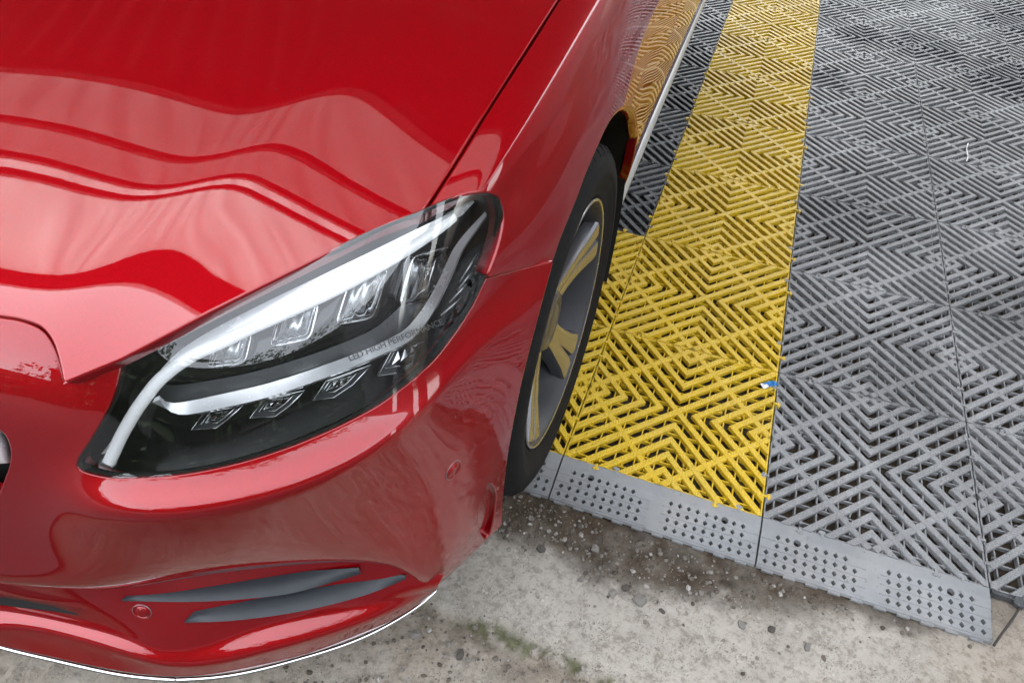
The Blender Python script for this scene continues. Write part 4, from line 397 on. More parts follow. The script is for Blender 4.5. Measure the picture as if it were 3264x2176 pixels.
def inside(poly, P):
    x, y = P[:, 0], P[:, 1]; c = np.zeros(len(P), bool); dmin = np.full(len(P), 9.)
    for (x0, y0), (x1, y1) in zip(poly, np.roll(poly, -1, 0)):
        c ^= ((y0 > y) != (y1 > y)) & (x < (x1-x0)*(y-y0)/(y1-y0+1e-15)+x0)
        dx, dy = x1-x0, y1-y0; t = np.clip(((x-x0)*dx+(y-y0)*dy)/(dx*dx+dy*dy+1e-15), 0, 1)
        dmin = np.minimum(dmin, np.hypot(x-x0-t*dx, y-y0-t*dy))
    return c, dmin
def trimmed(surf, poly, h, off=0., rim=(.0018, .014), mirror=False, skirt=True, skip=None, hole=None):
    """mesh of a skin cut to an outline: (verts, faces, normals); rim = rounded edge radius, return depth"""
    sc = np.array([surf.ka, surf.kb]); q = np.array(poly, float)*sc; out = []
    for a, b in zip(q, np.roll(q, -1, 0)):
        L = np.hypot(*(b-a))
        if L < 1e-5: continue
        k = max(1, int(math.ceil(L/h))); out += [a+(b-a)*i/k for i in range(k)]
    q = np.array(out); lo, hi = q.min(0), q.max(0)
    gx, gy = np.meshgrid(np.arange(lo[0]+h/2, hi[0], h), np.arange(lo[1]+h/2, hi[1], h), indexing='ij')
    g = np.stack([gx.ravel(), gy.ravel()], 1); c, d = inside(q, g); g = g[c & (d > .55*h)]
    n = len(q); loops = [q]
    if hole is not None:
        hq = np.array(hole, float)*sc; ci, di = inside(hq, g); g = g[~ci & (di > .4*h)]; loops.append(hq)
    pts = []; ed = []
    for lp in loops:
        o_ = len(pts); pts += [Vector(p) for p in lp]; ed += [(o_+i, o_+(i+1) % len(lp)) for i in range(len(lp))]
    pts += [Vector(p) for p in g]
    vs, es, fs, *_ = delaunay_2d_cdt(pts, ed, [], 1, 1e-7)
    raw = np.array([(p.x, p.y) for p in vs]); uv = raw/sc
    P, Nn = surf(uv[:, 0], uv[:, 1], off)
    if hole is not None:
        cen_ = np.array([raw[list(f)].mean(0) for f in fs]); ci, _ = inside(hq, cen_); fs = [f for f, c_ in zip(fs, ci) if not c_]
    F = []
    for f in fs:
        a, b, c_ = (P[i] for i in f[:3]); nn = np.cross(b-a, c_-a)
        F.append(tuple(f) if nn @ Nn[f[0]] > 0 else tuple(f[::-1]))
    V = P.tolist(); NN = Nn.tolist()
    for li, lp in enumerate(loops if skirt else []):
        n = len(lp); uvb = lp/sc; B, Bn = surf(uvb[:, 0], uvb[:, 1], off)
        t = np.roll(B, -1, 0)-np.roll(B, 1, 0); t /= np.linalg.norm(t, axis=1, keepdims=True)+1e-12
        o = np.cross(t, Bn); area = .5*np.sum(lp[:, 0]*np.roll(lp[:, 1], -1)-np.roll(lp[:, 0], -1)*lp[:, 1])
        # outward side found by a probe in parameter space
        dq = np.roll(lp, -1, 0)-np.roll(lp, 1, 0); po = np.stack([dq[:, 1], -dq[:, 0]], 1)*np.sign(area)*(-1 if li else 1); po /= np.linalg.norm(po, axis=1, keepdims=True)+1e-12
        pr, _ = surf((lp[:, 0]+po[:, 0]*1e-3)/sc[0], (lp[:, 1]+po[:, 1]*1e-3)/sc[1], off)
        sg = np.sign(((pr-B)*o).sum(1)); o *= np.where(sg == 0, 1, sg)[:, None]
        r, dep = rim; rings = []
        for ph in (0, 30, 60, 90):
            s_, c_ = math.sin(math.radians(ph)), math.cos(math.radians(ph))
            rings.append((B+r*(s_*o-(1-c_)*Bn), s_*o+c_*Bn))
        rings.append((B+r*(o-Bn)-(dep+.008*li)*Bn, o))
        base_i = len(V)
        for R, Rn in rings: V += R.tolist(); NN += Rn.tolist()
        for k in range(len(rings)-1):
            for i in range(n):
                j = (i+1) % n
                if skip is not None and skip(uvb[i]) and skip(uvb[j]): continue
                f = (base_i+k*n+i, base_i+k*n+j, base_i+(k+1)*n+j, base_i+(k+1)*n+i)
                a = np.array(V[f[0]]); nn = np.cross(np.array(V[f[1]])-a, np.array(V[f[3]])-a)
                F.append(f if nn @ np.array(NN[f[2]]) > 0 else f[::-1])
    V = np.array(V); NN = np.array(NN)
    if mirror:
        W_ = V.copy(); W_[:, 0] = 2*XC-W_[:, 0]; WN = NN.copy(); WN[:, 0] *= -1; k = len(V)
        V = np.r_[V, W_]; NN = np.r_[NN, WN]; F = F+[tuple(i+k for i in f[::-1]) for f in F]
    return V, F, NN
def part(name, tri, mat, parent):
    V, F, NN = tri
    return mesh_obj(name, V, F, mat, parent, True, NN, (XC, 0, 0))
def mirror_of(o, parent):
    c = o.copy(); c.scale.x = -1; c.parent = parent; col.objects.link(c); return c
def mirror_tree(o, parent):
    c = o.copy(); c.parent = parent; col.objects.link(c); c.scale.x = -1
    for ch in o.children:
        k = ch.copy(); k.parent = c; col.objects.link(k)
    return c

# ------------------------------------------------------------------ ground
def vnoise(x, y, s, seed):
    r = np.random.default_rng(seed).random((64, 64)); X = x*s; Y = y*s
    i = np.floor(X).astype(int); j = np.floor(Y).astype(int); f = X-i; g = Y-j; f = f*f*(3-2*f); g = g*g*(3-2*g)
    R = lambda a, b: r[a % 64, b % 64]
    return (R(i, j)*(1-f)+R(i+1, j)*f)*(1-g)+(R(i, j+1)*(1-f)+R(i+1, j+1)*f)*g
def fbm(x, y, s, seed, o=4):
    return sum(vnoise(x, y, s*2**k, seed+k)*.5**k for k in range(o))/sum(.5**k for k in range(o))
def sstep(a, b, x): t = np.clip((x-a)/(b-a), 0, 1); return t*t*(3-2*t)
MOSSX = [-1.5, -.122, -.071, -.027, .031, .09, .145, .197, .5, 1.5]; MOSSY = [-.40, -.366, -.371, -.381, -.387, -.381, -.387, -.392, -.45, -.6]
DIRTX = [-1.5, -.062, .0, .062, .148, .228, .305, .378, .455, .566, .7, .85, 1.6]; DIRTY = [-.25, -.225, -.212, -.215, -.225, -.222, -.208, -.185, -.170, -.140, -.105, -.06, .02]
def zones(x, y):
    n = fbm(x, y, 9, 3)-.5; n2 = fbm(x, y, 31, 9)-.5
    my = np.interp(x, MOSSX, MOSSY)+.03*n+.012*n2; dy = np.interp(x, DIRTX, DIRTY)+.055*n+.05*n2
    dirt = sstep(-.02, .035, y-dy)*(.92+.7*n2)
    dirt = np.clip(np.where(y > -.02, 1, dirt), 0, 1)*(1-.85*sstep(.62, .9, x)*(y < .02))
    low = 1-sstep(-.010, .006, y-my)
    moss = np.exp(-((y-my-.001)/.011)**2)*sstep(.36, .6, fbm(x, y, 38, 21))*1.9*(.45+.9*fbm(x, y, 130, 77))
    crack = np.exp(-((y-my+.022)/.028)**2)
    return dirt, np.clip(moss, 0, .9), low, crack, n, n2
def ground_z(x, y):
    dirt, moss, low, crack, n, n2 = zones(x, y)
    f = fbm(x, y, 75, 40, 4)-.5; g = fbm(x, y, 160, 50, 3)-.5
    z = -.0215+.006*n*(y < 0)-.012*low+.0035*f+.002*g
    z += dirt*(.0055*f-.002)+low*.006*f-.004*crack
    z = np.where(y > -.105, np.minimum(z, -.0195), z)
    return z
def axis_pts(lo, hi, h, far):
    a = list(np.arange(lo, hi+h/2, h)); s = h; r = []; x = a[-1]
    while x < far: s *= 1.35; x += s; r.append(x)
    l = []; x = a[0]; s = h
    while x > -far: s *= 1.35; x -= s; l.append(x)
    return np.array(l[::-1]+a+r)
gx = axis_pts(-.75, 1.05, .0055, 80); gy = axis_pts(-.85, .04, .0055, 80)
GX, GY = np.meshgrid(gx, gy, indexing='ij'); GZ = ground_z(GX, GY)
nx, ny = len(gx), len(gy)
idx = np.arange(nx*ny).reshape(nx, ny)
gf = np.stack([idx[:-1, :-1], idx[1:, :-1], idx[1:, 1:], idx[:-1, 1:]], -1).reshape(-1, 4)
ground = mesh_obj('ground', np.stack([GX, GY, GZ], -1).reshape(-1, 3), gf.tolist(), M['ground'], None, True)
tag(ground, kind='structure', label='weathered concrete slab with damp brown dirt, sand and a mossy broken edge')
d_, m_, l_, c_, n_, n2_ = zones(GX, GY)
ca = ground.data.color_attributes.new('zone', 'FLOAT_COLOR', 'POINT')
zc = np.stack([np.clip(d_+.95*sstep(.70, .86, -GY+.06*n_)+.5*c_*sstep(-.2, .2, n2_)*(GX > -.3), 0, 1), m_, np.clip(l_*(.55+n_)+.5*sstep(.6, .85, GX)*(GY > -.25), 0, 1), np.ones_like(d_)], -1)  # soil tint past the nose is added, out of view, to darken bumper reflections
ca.data.foreach_set('color', zc.reshape(-1).astype(np.float32))

mb_ = [(-80, -80, -.014), (80, -80, -.014), (80, -.98, -.014), (-80, -.98, -.014)]  # unseen dark lane sheet, added so the bumper mirrors less bright ground
added_road = mesh_obj('added_road', mb_+[(x, y, -.06) for x, y, z in mb_], [(0, 1, 2, 3), (3, 2, 6, 7)], M['asphalt']); tag(added_road, kind='structure', label='added unseen dark asphalt lane that deepens the bumper reflections')

def rock(r, seed, flat=.7):
    g = np.random.default_rng(seed); bm = bmesh.new(); bmesh.ops.create_icosphere(bm, subdivisions=1, radius=1)
    ax = g.uniform(.65, 1.25, 3); ax[2] *= flat; R = Matrix.Rotation(g.uniform(0, 6.28), 3, 'Z')
    for v in bm.verts:
        k = g.uniform(.72, 1.12); v.co = R @ Vector((v.co.x*ax[0]*k*r, v.co.y*ax[1]*k*r, v.co.z*ax[2]*k*r))
    vv = [tuple(v.co) for v in bm.verts]; ff = [tuple(v.index for v in f.verts) for f in bm.faces]; bm.free(); return vv, ff

# ------------------------------------------------------------------ plastic grid floor
T = .4; HW = .0067
floor = empty('floor', (0, 0, 0), None, kind='structure', label='interlocking plastic grid tile floor in yellow, grey and charcoal')
def loop3(poly_of, z0=-.0115, c=.0013, top=0.):
    lo = [(x, y, z0) for x, y in poly_of(0)]; a = [(x, y, top-c) for x, y in poly_of(0)]; b = [(x, y, top) for x, y in poly_of(c)]
    return [lo, a, b]
U = T/2-.0012; R2 = math.sqrt(2)
def chevron(u0):
    def f(c):
        h = (HW-c)*R2; e = U-c
        return [(u0-h, 0), (e, -(e-u0+h)), (e, -(e-u0-h)), (u0+h, 0), (e, e-u0-h), (e, e-u0+h)]
    return f
def diag(c):
    h = HW-c; k = h*R2; e = U-c
    return [(-e, -e), (-e+k, -e), (e, e-k), (e, e), (e-k, e), (-e, -e+k)]
def half_diag(c):
    h = HW-c; k = h*R2; e = U-c; s = HW*R2/2+c*.7
    return [(s-k/2, -s-k/2), (e-k, -e), (e, -e), (e, -e+k), (s+k/2, -s+k/2)]
def linkbar(c):
    k = (HW-c)*R2; e = U-c
    return [(e, U-e-k+0.0), (e, U-e+k), (U-e+k, e), (U-e-k, e)]
def prism_mesh(name, rings):
    mb = MB(); mb.prism(rings); me = bpy.data.meshes.new(name); me.from_pydata(mb.v, [], mb.f); me.update(); me.materials.append(None); return me
SL = [.04, .08, .12, .16]
me_slat = [prism_mesh('slat', loop3(chevron(u))) for u in SL]
me_diag = prism_mesh('diagonal_bar', loop3(diag, top=.0006)); me_half = prism_mesh('diagonal_bar', loop3(half_diag, top=.0003))
me_link = prism_mesh('link_bar', loop3(linkbar, top=-.0007, z0=-.011))
def lattice_mesh():
    mb = MB(); w = .0014
    for k in range(10):
        c = -T/2+.02+k*.04
        mb.box((c-w, -U, -.0165), (c+w, U, -.0062)); 
        mb.box((-U, c-w, -.0160), (U, c+w, -.0066))
    for s in (-1, 1):
        mb.box((s*U-(.0028 if s > 0 else 0), -U, -.017), (s*U+(0 if s > 0 else .0028), U, -.0022))
        mb.box((-U, s*U-(.0028 if s > 0 else 0), -.0172), (U, s*U+(0 if s > 0 else .0028), -.0026))
    for sx in (-1, 1):
        for sy in (-1, 1):
            for q in range(2):
                cx, cy = sx*(.05+.09*q), sy*(.14-.09*q); n = 12
                for i in range(n):
                    a, b = 2*math.pi*i/n, 2*math.pi*(i+1)/n
                    ring = lambda r, z: [(cx+r*math.cos(a), cy+r*math.sin(a), z), (cx+r*math.cos(b), cy+r*math.sin(b), z)]
                    o0, o1, i0, i1 = ring(.0078, -.0175), ring(.0078, -.0058), ring(.0052, -.0175), ring(.0052, -.0058)
                    mb.add([*o0, *o1, *i0, *i1], [(0, 1, 3, 2), (4, 6, 7, 5), (2, 3, 7, 6)])
    # slanted web braces between the bars
    for q in range(4):
        ang = q*math.pi/2; ca, sa = math.cos(ang), math.sin(ang)
        for u0 in (.03, .07, .11, .15):
            for t in (.03, .075, .12):
                for sg in (-1, 1):
                    x0, y0 = u0+t, sg*t
                    if x0+.03 > U: continue
                    p = [(x0, y0), (x0+.034, y0+sg*.008)]; dx, dy = p[1][0]-p[0][0], p[1][1]-p[0][1]; L = math.hypot(dx, dy); px, py = -dy/L*w, dx/L*w
                    loop = [(p[0][0]+px, p[0][1]+py), (p[0][0]-px, p[0][1]-py), (p[1][0]-px, p[1][1]-py), (p[1][0]+px, p[1][1]+py)]
                    loop = [(x*ca-y*sa, x*sa+y*ca) for x, y in loop]
                    mb.prism([[(x, y, -.0158) for x, y in loop], [(x, y, -.0071) for x, y in loop]])
    me = bpy.data.meshes.new('web_lattice'); me.from_pydata(mb.v, [], mb.f); me.update(); me.materials.append(None); return me
def hook_mesh():
    mb = MB(); mb.box((-.004, -.0025, -.008), (.005, .0025, .0011))
    ring = [(.0075+.0038*math.cos(a), .0072*math.sin(a)) for a in np.linspace(0, 2*math.pi, 13)[:-1]]
    mb.prism([[(x, y, -.008) for x, y in ring], [(x, y, .0004) for x, y in ring], [(.0075+(x-.0075)*.75, y*.78, .0014) for x, y in ring]])
    me = bpy.data.meshes.new('hook'); me.from_pydata(mb.v, [], mb.f); me.update(); me.materials.append(None); return me
me_lat = lattice_mesh(); me_hook = hook_mesh()
HOOKS = [(0, .10), (0, -.15), (1, .12), (1, -.14), (2, .10), (2, -.15), (3, .11), (3, -.13)]
def put(name, me, mat, parent, rz=0, loc=(0, 0, 0)):
    o = bpy.data.objects.new(name, me); o.rotation_euler.z = rz; o.location = loc; link(o, parent)
    o.material_slots[0].link = 'OBJECT'; o.material_slots[0].material = mat; return o
def joined_tile():
    mb = MB()
    def addme(me, rz, loc=(0, 0, 0)):
        Mx = Matrix.Translation(loc) @ Matrix.Rotation(rz, 4, 'Z')
        mb.add([tuple(Mx @ v.co) for v in me.vertices], [tuple(p.vertices) for p in me.polygons])
    for q in range(4):
        for m_ in me_slat: addme(m_, q*math.pi/2)
        addme(me_link, q*math.pi/2)
    addme(me_diag, 0); addme(me_half, 0); addme(me_half, math.pi); addme(me_lat, 0)
    me = bpy.data.meshes.new('floor_tile'); me.from_pydata(mb.v, [], mb.f); me.update(); me.materials.append(None); return me
me_join = joined_tile()
for c in range(-1, 4):
    for r in range(0, 10):
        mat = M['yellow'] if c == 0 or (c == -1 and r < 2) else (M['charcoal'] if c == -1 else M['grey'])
        loc = (c*T+T/2, r*T+T/2, 0)
        if r > 4:
            put('floor_tile', me_join, mat, floor, (r % 2)*math.pi, loc); continue
        t = empty('floor_tile', loc, floor); t.rotation_euler = (random.uniform(-.0012, .0012), random.uniform(-.0012, .0012), 0)
        for q in range(4):
            for m_ in me_slat: put('slat', m_, mat, t, q*math.pi/2)
            put('link_bar', me_link, mat, t, q*math.pi/2)
        put('diagonal_bar', me_diag, mat, t); put('diagonal_bar', me_half, mat, t); put('diagonal_bar', me_half, mat, t, math.pi)
        put('web_lattice', me_lat, mat, t)
        for q, off in HOOKS:
            a = q*math.pi/2
            if c == -1 and q == 2: continue
            p = Matrix.Rotation(a, 3, 'Z') @ Vector((T/2, off, 0)); put('hook', me_hook, mat, t, a, tuple(p))
# perforated entry ramps along the front edge
def ramp_mesh():
    mb = MB(); P = .0173; y0 = -.0925
    zt = lambda y: -.0005 if y > -.022 else -.0005-.0125*((-.022-y)/.075)**.9
    xs = [.0015]+[.0065+i*P for i in range(11)]+[.2205+i*P for i in range(11)]+[.3985]
    ys = [-.097]+[y0+i*P for i in range(5)]+[-.0005]
    def V(x, y): return (x, y, zt(y))
    for i in range(len(xs)-1):
        for j in range(len(ys)-1):
            xa, xb, ya, yb = xs[i], xs[i+1], ys[j], ys[j+1]
            hole = 1 <= j <= 4 and ((1 <= i <= 10) or (12 <= i <= 21))
            k = i-1 if i < 12 else 21-i
            if hole and j >= 3 and k == 0: hole = False
            if hole and j == 4 and k == 9 and i < 12: hole = False
            rnd = hole and j == 4 and k == (3 if i < 12 else 3)
            if not hole: mb.add([V(xa, ya), V(xb, ya), V(xb, yb), V(xa, yb)], [(0, 1, 2, 3)]); continue
            cx, cy = (xa+xb)/2, (ya+yb)/2
            n = 16 if rnd else 4; rr = .0066 if rnd else .0047
            hole_pts = [(cx+rr*(math.cos(2*math.pi*k_/n)), cy+rr*math.sin(2*math.pi*k_/n)*(1 if rnd else 1.18)) for k_ in range(n)]
            if n == 4: outer = [(xb, cy), (xb, yb), (cx, yb), (xa, yb), (xa, cy), (xa, ya), (cx, ya), (xb, ya)]
            else: outer = None
            if n == 4:
                v = [V(*q) for q in outer]+[V(*q) for q in hole_pts]+[(q[0], q[1], zt(q[1])-.010) for q in hole_pts]
                f = []
                for s in range(4): f += [(2*s, (2*s+1) % 8, 8+s), ((2*s+1) % 8, (2*s+2) % 8, 8+(s+1) % 4), ((2*s+1) % 8, 8+(s+1) % 4, 8+s)]
                f += [(8+s, 8+(s+1) % 4, 12+(s+1) % 4, 12+s) for s in range(4)]
                mb.add(v, f)
            else:
                sq = []
                for k_ in range(n):
                    a = 2*math.pi*k_/n; dx, dy = math.cos(a), math.sin(a); m = P/2/max(abs(dx), abs(dy)); sq.append((cx+dx*m, cy+dy*m))
                v = [V(*q) for q in sq]+[V(*q) for q in hole_pts]+[(q[0], q[1], zt(q[1])-.012) for q in hole_pts]
                f = [(s, (s+1) % n, n+(s+1) % n, n+s) for s in range(n)]+[(n+s, n+(s+1) % n, 2*n+(s+1) % n, 2*n+s) for s in range(n)]
                mb.add(v, f)
    for j in range(1, 5):                       # raised grip ribs
        y = ys[j]
        for xa, xb in ((.003, .190), (.214, .397)):
            z = zt(y); mb.add([(xa, y-.0009, z), (xb, y-.0009, z), (xb, y, z+.0012), (xa, y, z+.0012), (xb, y+.0009, z), (xa, y+.0009, z)], [(0, 1, 2, 3), (3, 2, 4, 5)])
    zf = zt(-.097)
    mb.add([(.0015, -.097, zf), (.3985, -.097, zf), (.3985, -.099, zf-.006), (.0015, -.099, zf-.006)], [(0, 3, 2, 1)])
    for s, x in ((0, .0015), (1, .3985)):
        mb.add([(x, -.097, zf), (x, -.022, zt(-.022)), (x, -.0005, zt(-.0005)), (x, -.0005, -.018), (x, -.097, -.018)], [(0, 1, 2, 3, 4)])
    for k in range(10):                         # moulded teeth
        x = .012+k*.039; mb.box((x, -.1025, zf-.0075), (x+.021, -.0975, zf-.0022))
    me = bpy.data.meshes.new('edge_ramp'); me.from_pydata(mb.v, [], mb.f); me.update(); me.materials.append(None); return me
me_ramp = ramp_mesh()
for k in (-1, 0, 1):
    o = put('edge_ramp', me_ramp, M['rampg'], floor, 0, (k*T, 0, 0))
    for x in (.11, .355):
        h = put('hook', me_hook, M['rampg'], o, math.pi/2, (x, -.0005, -.0005))
# exposed lower rail of the third column
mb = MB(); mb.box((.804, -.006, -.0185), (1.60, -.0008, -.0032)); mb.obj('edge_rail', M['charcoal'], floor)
v, f = lathe([(-.0065, .0001), (-.0065, .0095), (-.004, .0115), (.004, .0115), (.0065, .0095), (.0065, .0001)], 20)
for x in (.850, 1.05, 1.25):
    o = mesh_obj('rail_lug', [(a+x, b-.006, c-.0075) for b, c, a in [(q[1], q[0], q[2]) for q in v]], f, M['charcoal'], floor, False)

# ------------------------------------------------------------------ car
car = empty('car', (XC, 0, 0), None, label='glossy red car nosing out over the yellow and grey floor tiles', category='car')
skin, lower, side, hoodskin = Net(D['S1']), Net(D['S2']), Net(D['S3']), Hood()
cl = lambda uv: abs(uv[1]) < 1e-6
part('hood', trimmed(hoodskin, D['hood'], .0085, rim=(.003, .012), mirror=True, skip=lambda uv: abs(uv[0]-XC) < 1e-6), M['paint'], car)

part('bumper', trimmed(skin, D['bumper'], .0075, rim=(.0025, .014), mirror=True, skip=cl, hole=D['pocket']), M['paint'], car)
o = part('air_outlet', trimmed(skin, D['pocket'], .008, off=.0085, skirt=False), M['paint'], car); mirror_of(o, car)
# lower bumper shell with the lip
full = lambda net, a0=0., a1=None, b0=0., b1=None: [(a0, b0), (a1 or net.n, b0), (a1 or net.n, b1 or net.m), (a0, b1 or net.m)]
part('lower_bumper', trimmed(lower, full(lower), .0075, rim=(.002, .012), mirror=True, skip=cl), M['paint'], car)
for s in (1, -1):
    fe = part('fender', trimmed(side, D['fender'], .009, rim=(.0025, .016)), M['paint'], car) if s == 1 else mirror_of(fe, car)
    dr = part('door', trimmed(side, D['door'], .02, rim=(.003, .012)), M['paint'], car) if s == 1 else mirror_of(dr, car)
# dark structure behind the panels
part('inner_panel', trimmed(hoodskin, D['hood'], .05, off=.035, skirt=False, mirror=True), M['matt'], car)
part('inner_panel', trimmed(skin, full(skin, .3, 5.4, 0., 12.4), .04, off=.085, skirt=False, mirror=True), M['matt'], car)
o = part('inner_panel', trimmed(side, full(side, .6, 5.0, 1.2, 12.8), .04, off=.05, skirt=False), M['matt'], car); mirror_of(o, car)
# intake fins
def ribbon_solid(name, R, th, mat, parent, local=(XC, 0, 0)):
    R = np.array(R); n, m = R.shape[:2]
    du = np.gradient(R, axis=1); dv = np.gradient(R, axis=0); nn = np.cross(dv, du); nn /= np.linalg.norm(nn, axis=2, keepdims=True)+1e-9
    camd = np.array([.145, -.8, 1.15])-R.mean((0, 1))
    if (nn.mean((0, 1)) @ camd) < 0: nn = -nn
    V = np.r_[R.reshape(-1, 3), (R-th*nn).reshape(-1, 3)]; k = n*m; F = []
    for i in range(n-1):
        for j in range(m-1):
            a, b, c, d = i*m+j, i*m+j+1, (i+1)*m+j+1, (i+1)*m+j
            F += [(a, b, c, d), (k+d, k+c, k+b, k+a)]
    loop = [j for j in range(m)]+[i*m+m-1 for i in range(1, n)]+[(n-1)*m+j for j in range(m-2, -1, -1)]+[i*m for i in range(n-2, 0, -1)]
    for a, b in zip(loop, loop[1:]+loop[:1]): F.append((a, k+a, k+b, b))
    o = mesh_obj(name, V, F, mat, parent, True, None, local)
    bm = bmesh.new(); bm.from_mesh(o.data); bmesh.ops.recalc_face_normals(bm, faces=bm.faces)
    for e in bm.edges:
        if len(e.link_faces) == 2 and e.calc_face_angle(0) > .7: e.smooth = False
    bm.to_mesh(o.data); bm.free(); return o
for k in ('fin1', 'fin2'):
    o = ribbon_solid('intake_fin', D[k], .004, M['fin'], car); mirror_of(o, car)
o = ribbon_solid('lower_grille', D['slot'], .003, M['matt'], car); mirror_of(o, car)
# chrome lip strip in three lengths
ch = np.array(D['chrome'])
def strip(P, n=60):
    P = np.array(P); s = np.r_[0, np.cumsum(np.linalg.norm(np.diff(P, axis=0), axis=1))]; t = np.linspace(0, s[-1], n)
    fs = [nspline(np.stack([s, P[:, i]], 1)) for i in range(3)]
    return np.stack([f(t) for f in fs], 1)
right = strip(ch[5:], 70); mid = strip(np.r_[[[XC, -.758, .163], [-.75, -.742, .164]], ch[:6]], 60)
gapdir = (right[1]-right[0])/np.linalg.norm(right[1]-right[0])
right[0] += gapdir*.0012
v, f = sweep(right, np.linspace(.0032, .0026, 70), 12, squash=(1., 1.)); o = mesh_obj('chrome_strip', v, f, M['chrome'], car, True, None, (XC, 0, 0)); mirror_of(o, car)
v, f = sweep(mid, .0032, 12); o = mesh_obj('chrome_strip', v, f, M['chrome'], car, True, None, (XC, 0, 0)); mirror_of(o, car)
# parking sensors
def sensor(net, ab, r):
    P, n = net(np.array([ab[0]]), np.array([ab[1]])); P = P[0]; n = n[0]
    q = Vector(n).to_track_quat('X', 'Z').to_matrix()
    e = empty('parking_sensor', tuple(P-np.array([XC, 0, 0])), car)
    def lt(prof, name, mat):
        v, f = lathe(prof, 40); mesh_obj(name, [tuple(q @ Vector(a)) for a in v], f, mat, e, True)
    lt([(-.004, r), (.0004, r), (.0009, r*.97), (.0006, r*.86), (-.0006, r*.82), (-.0006, r*.74), (.0008, r*.70), (.0012, r*.4), (.0013, 0.0001)], 'sensor_face', M['paint'])
    lt([(-.002, r*1.06), (.0003, r*1.06), (.0003, r*1.0)], 'sensor_ring', M['greytrim'])
    lt([(.0015, .0001), (.0016, r*.28), (.0014, r*.44), (.0005, r*.5)], 'sensor_pad', M['paint'])
sensor(skin, D['sensor'][0], .0125); sensor(lower, D['sensor2'][0], .0115)

# grille: louvre, pins, backing
e = empty('grille', (0, 0, 0), car)
part('grille_backing', trimmed(skin, full(skin, .7, 4.2, 0., 2.9), .03, off=.05, skirt=False, mirror=True), M['matt'], e)
lv = np.array([[-.91, -.735, .63], [-.75, -.722, .63], [-.62, -.695, .628], [-.52, -.660, .626], [-.465, -.637, .624], [-.43, -.621, .622], [-.412, -.612, .621]])
v, f = sweep(strip(lv, 50), np.r_[np.full(40, .025), np.linspace(.025, .021, 10)], 18, squash=(.6, 1.))
o = mesh_obj('louvre', v, f, M['skywhite'], e, True, None, (XC, 0, 0)); mirror_of(o, e)
mb = MB()
for i in range(16):
    for j in range(12):
        a = 1.2+i*.13; b = .1+j*.2+(.1 if i % 2 else 0)
        if b > 2.35: continue
        P, n = skin(np.array([a]), np.array([b]), .038); P = P[0]-np.array([XC, 0, 0]); h = .006
        mb.add([P+[0, 0, h], P+[h, 0, 0], P-[0, 0, h], P-[h, 0, 0], P+n[0]*.007], [(0, 4, 1), (1, 4, 2), (2, 4, 3), (3, 4, 0)])
o = mb.obj('grille_pins', M['satin'], e); o['kind'] = 'stuff'; mirror_of(o, e)

# headlight
hl = empty('headlight', (0, 0, 0), car)
L = (XC, 0, 0)
part('lens', trimmed(skin, D['lens'], .007, off=.0, rim=(.0008, .003)), M['lens'], hl)
# dark bowl and side wall
part('housing', trimmed(skin, D['lens'], .009, off=.056, skirt=False), M['black'], hl)
ab = np.array(D['lens']); P0, n0 = skin(ab[:, 0], ab[:, 1], .0035); P1, _ = skin(ab[:, 0], ab[:, 1], .0565); k = len(ab)
mesh_obj('side_wall', np.r_[P0, P1], [(i, (i+1) % k, k+(i+1) % k, k+i) for i in range(k)], M['black'], hl, True, None, L)
ai = np.array(D['lens_in']); Q0, _ = skin(ab[:, 0], ab[:, 1], .0016); Q1, _ = skin(ai[:, 0], ai[:, 1], .0022); Q2, _ = skin(ai[:, 0], ai[:, 1], .007)
mesh_obj('seal', np.r_[Q0, Q1, Q2], [(i, (i+1) % k, k+(i+1) % k, k+i) for i in range(k)]+[(k+i, k+(i+1) % k, 2*k+(i+1) % k, 2*k+i) for i in range(k)], M['matt'], hl, False, None, L)
# lower trim shelf: smoked plate under the bright bar
bar = np.array(D['bar']); refl = np.array(D['refl']); rampn = np.array(D['ramp'])
ribbon_solid('reflector_strip', refl, .003, M['skywhite'], hl)
ribbon_solid('bright_bar', bar, .009, M['skywhite'], hl)
ribbon_solid('trim_ramp', rampn, .002, M['greytrim'], hl)
tb = strip(np.array(D['tube']), 260)
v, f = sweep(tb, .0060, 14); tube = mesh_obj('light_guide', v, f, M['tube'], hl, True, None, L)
al = tube.data.attributes.new('along', 'FLOAT', 'POINT'); s = np.r_[0, np.cumsum(np.linalg.norm(np.diff(tb, axis=0), axis=1))]
al.data.foreach_set('value', np.repeat(s, 14).astype(np.float32))
t0 = tb[0]; td = (tb[0]-tb[8]); td /= np.linalg.norm(td)
v, f = sweep(np.array([t0-td*.002, t0+td*.012, t0+td*.0135]), [.0086, .0086, .007], 4); mesh_obj('end_cap', v, f, M['satin'], hl, False, None, L)
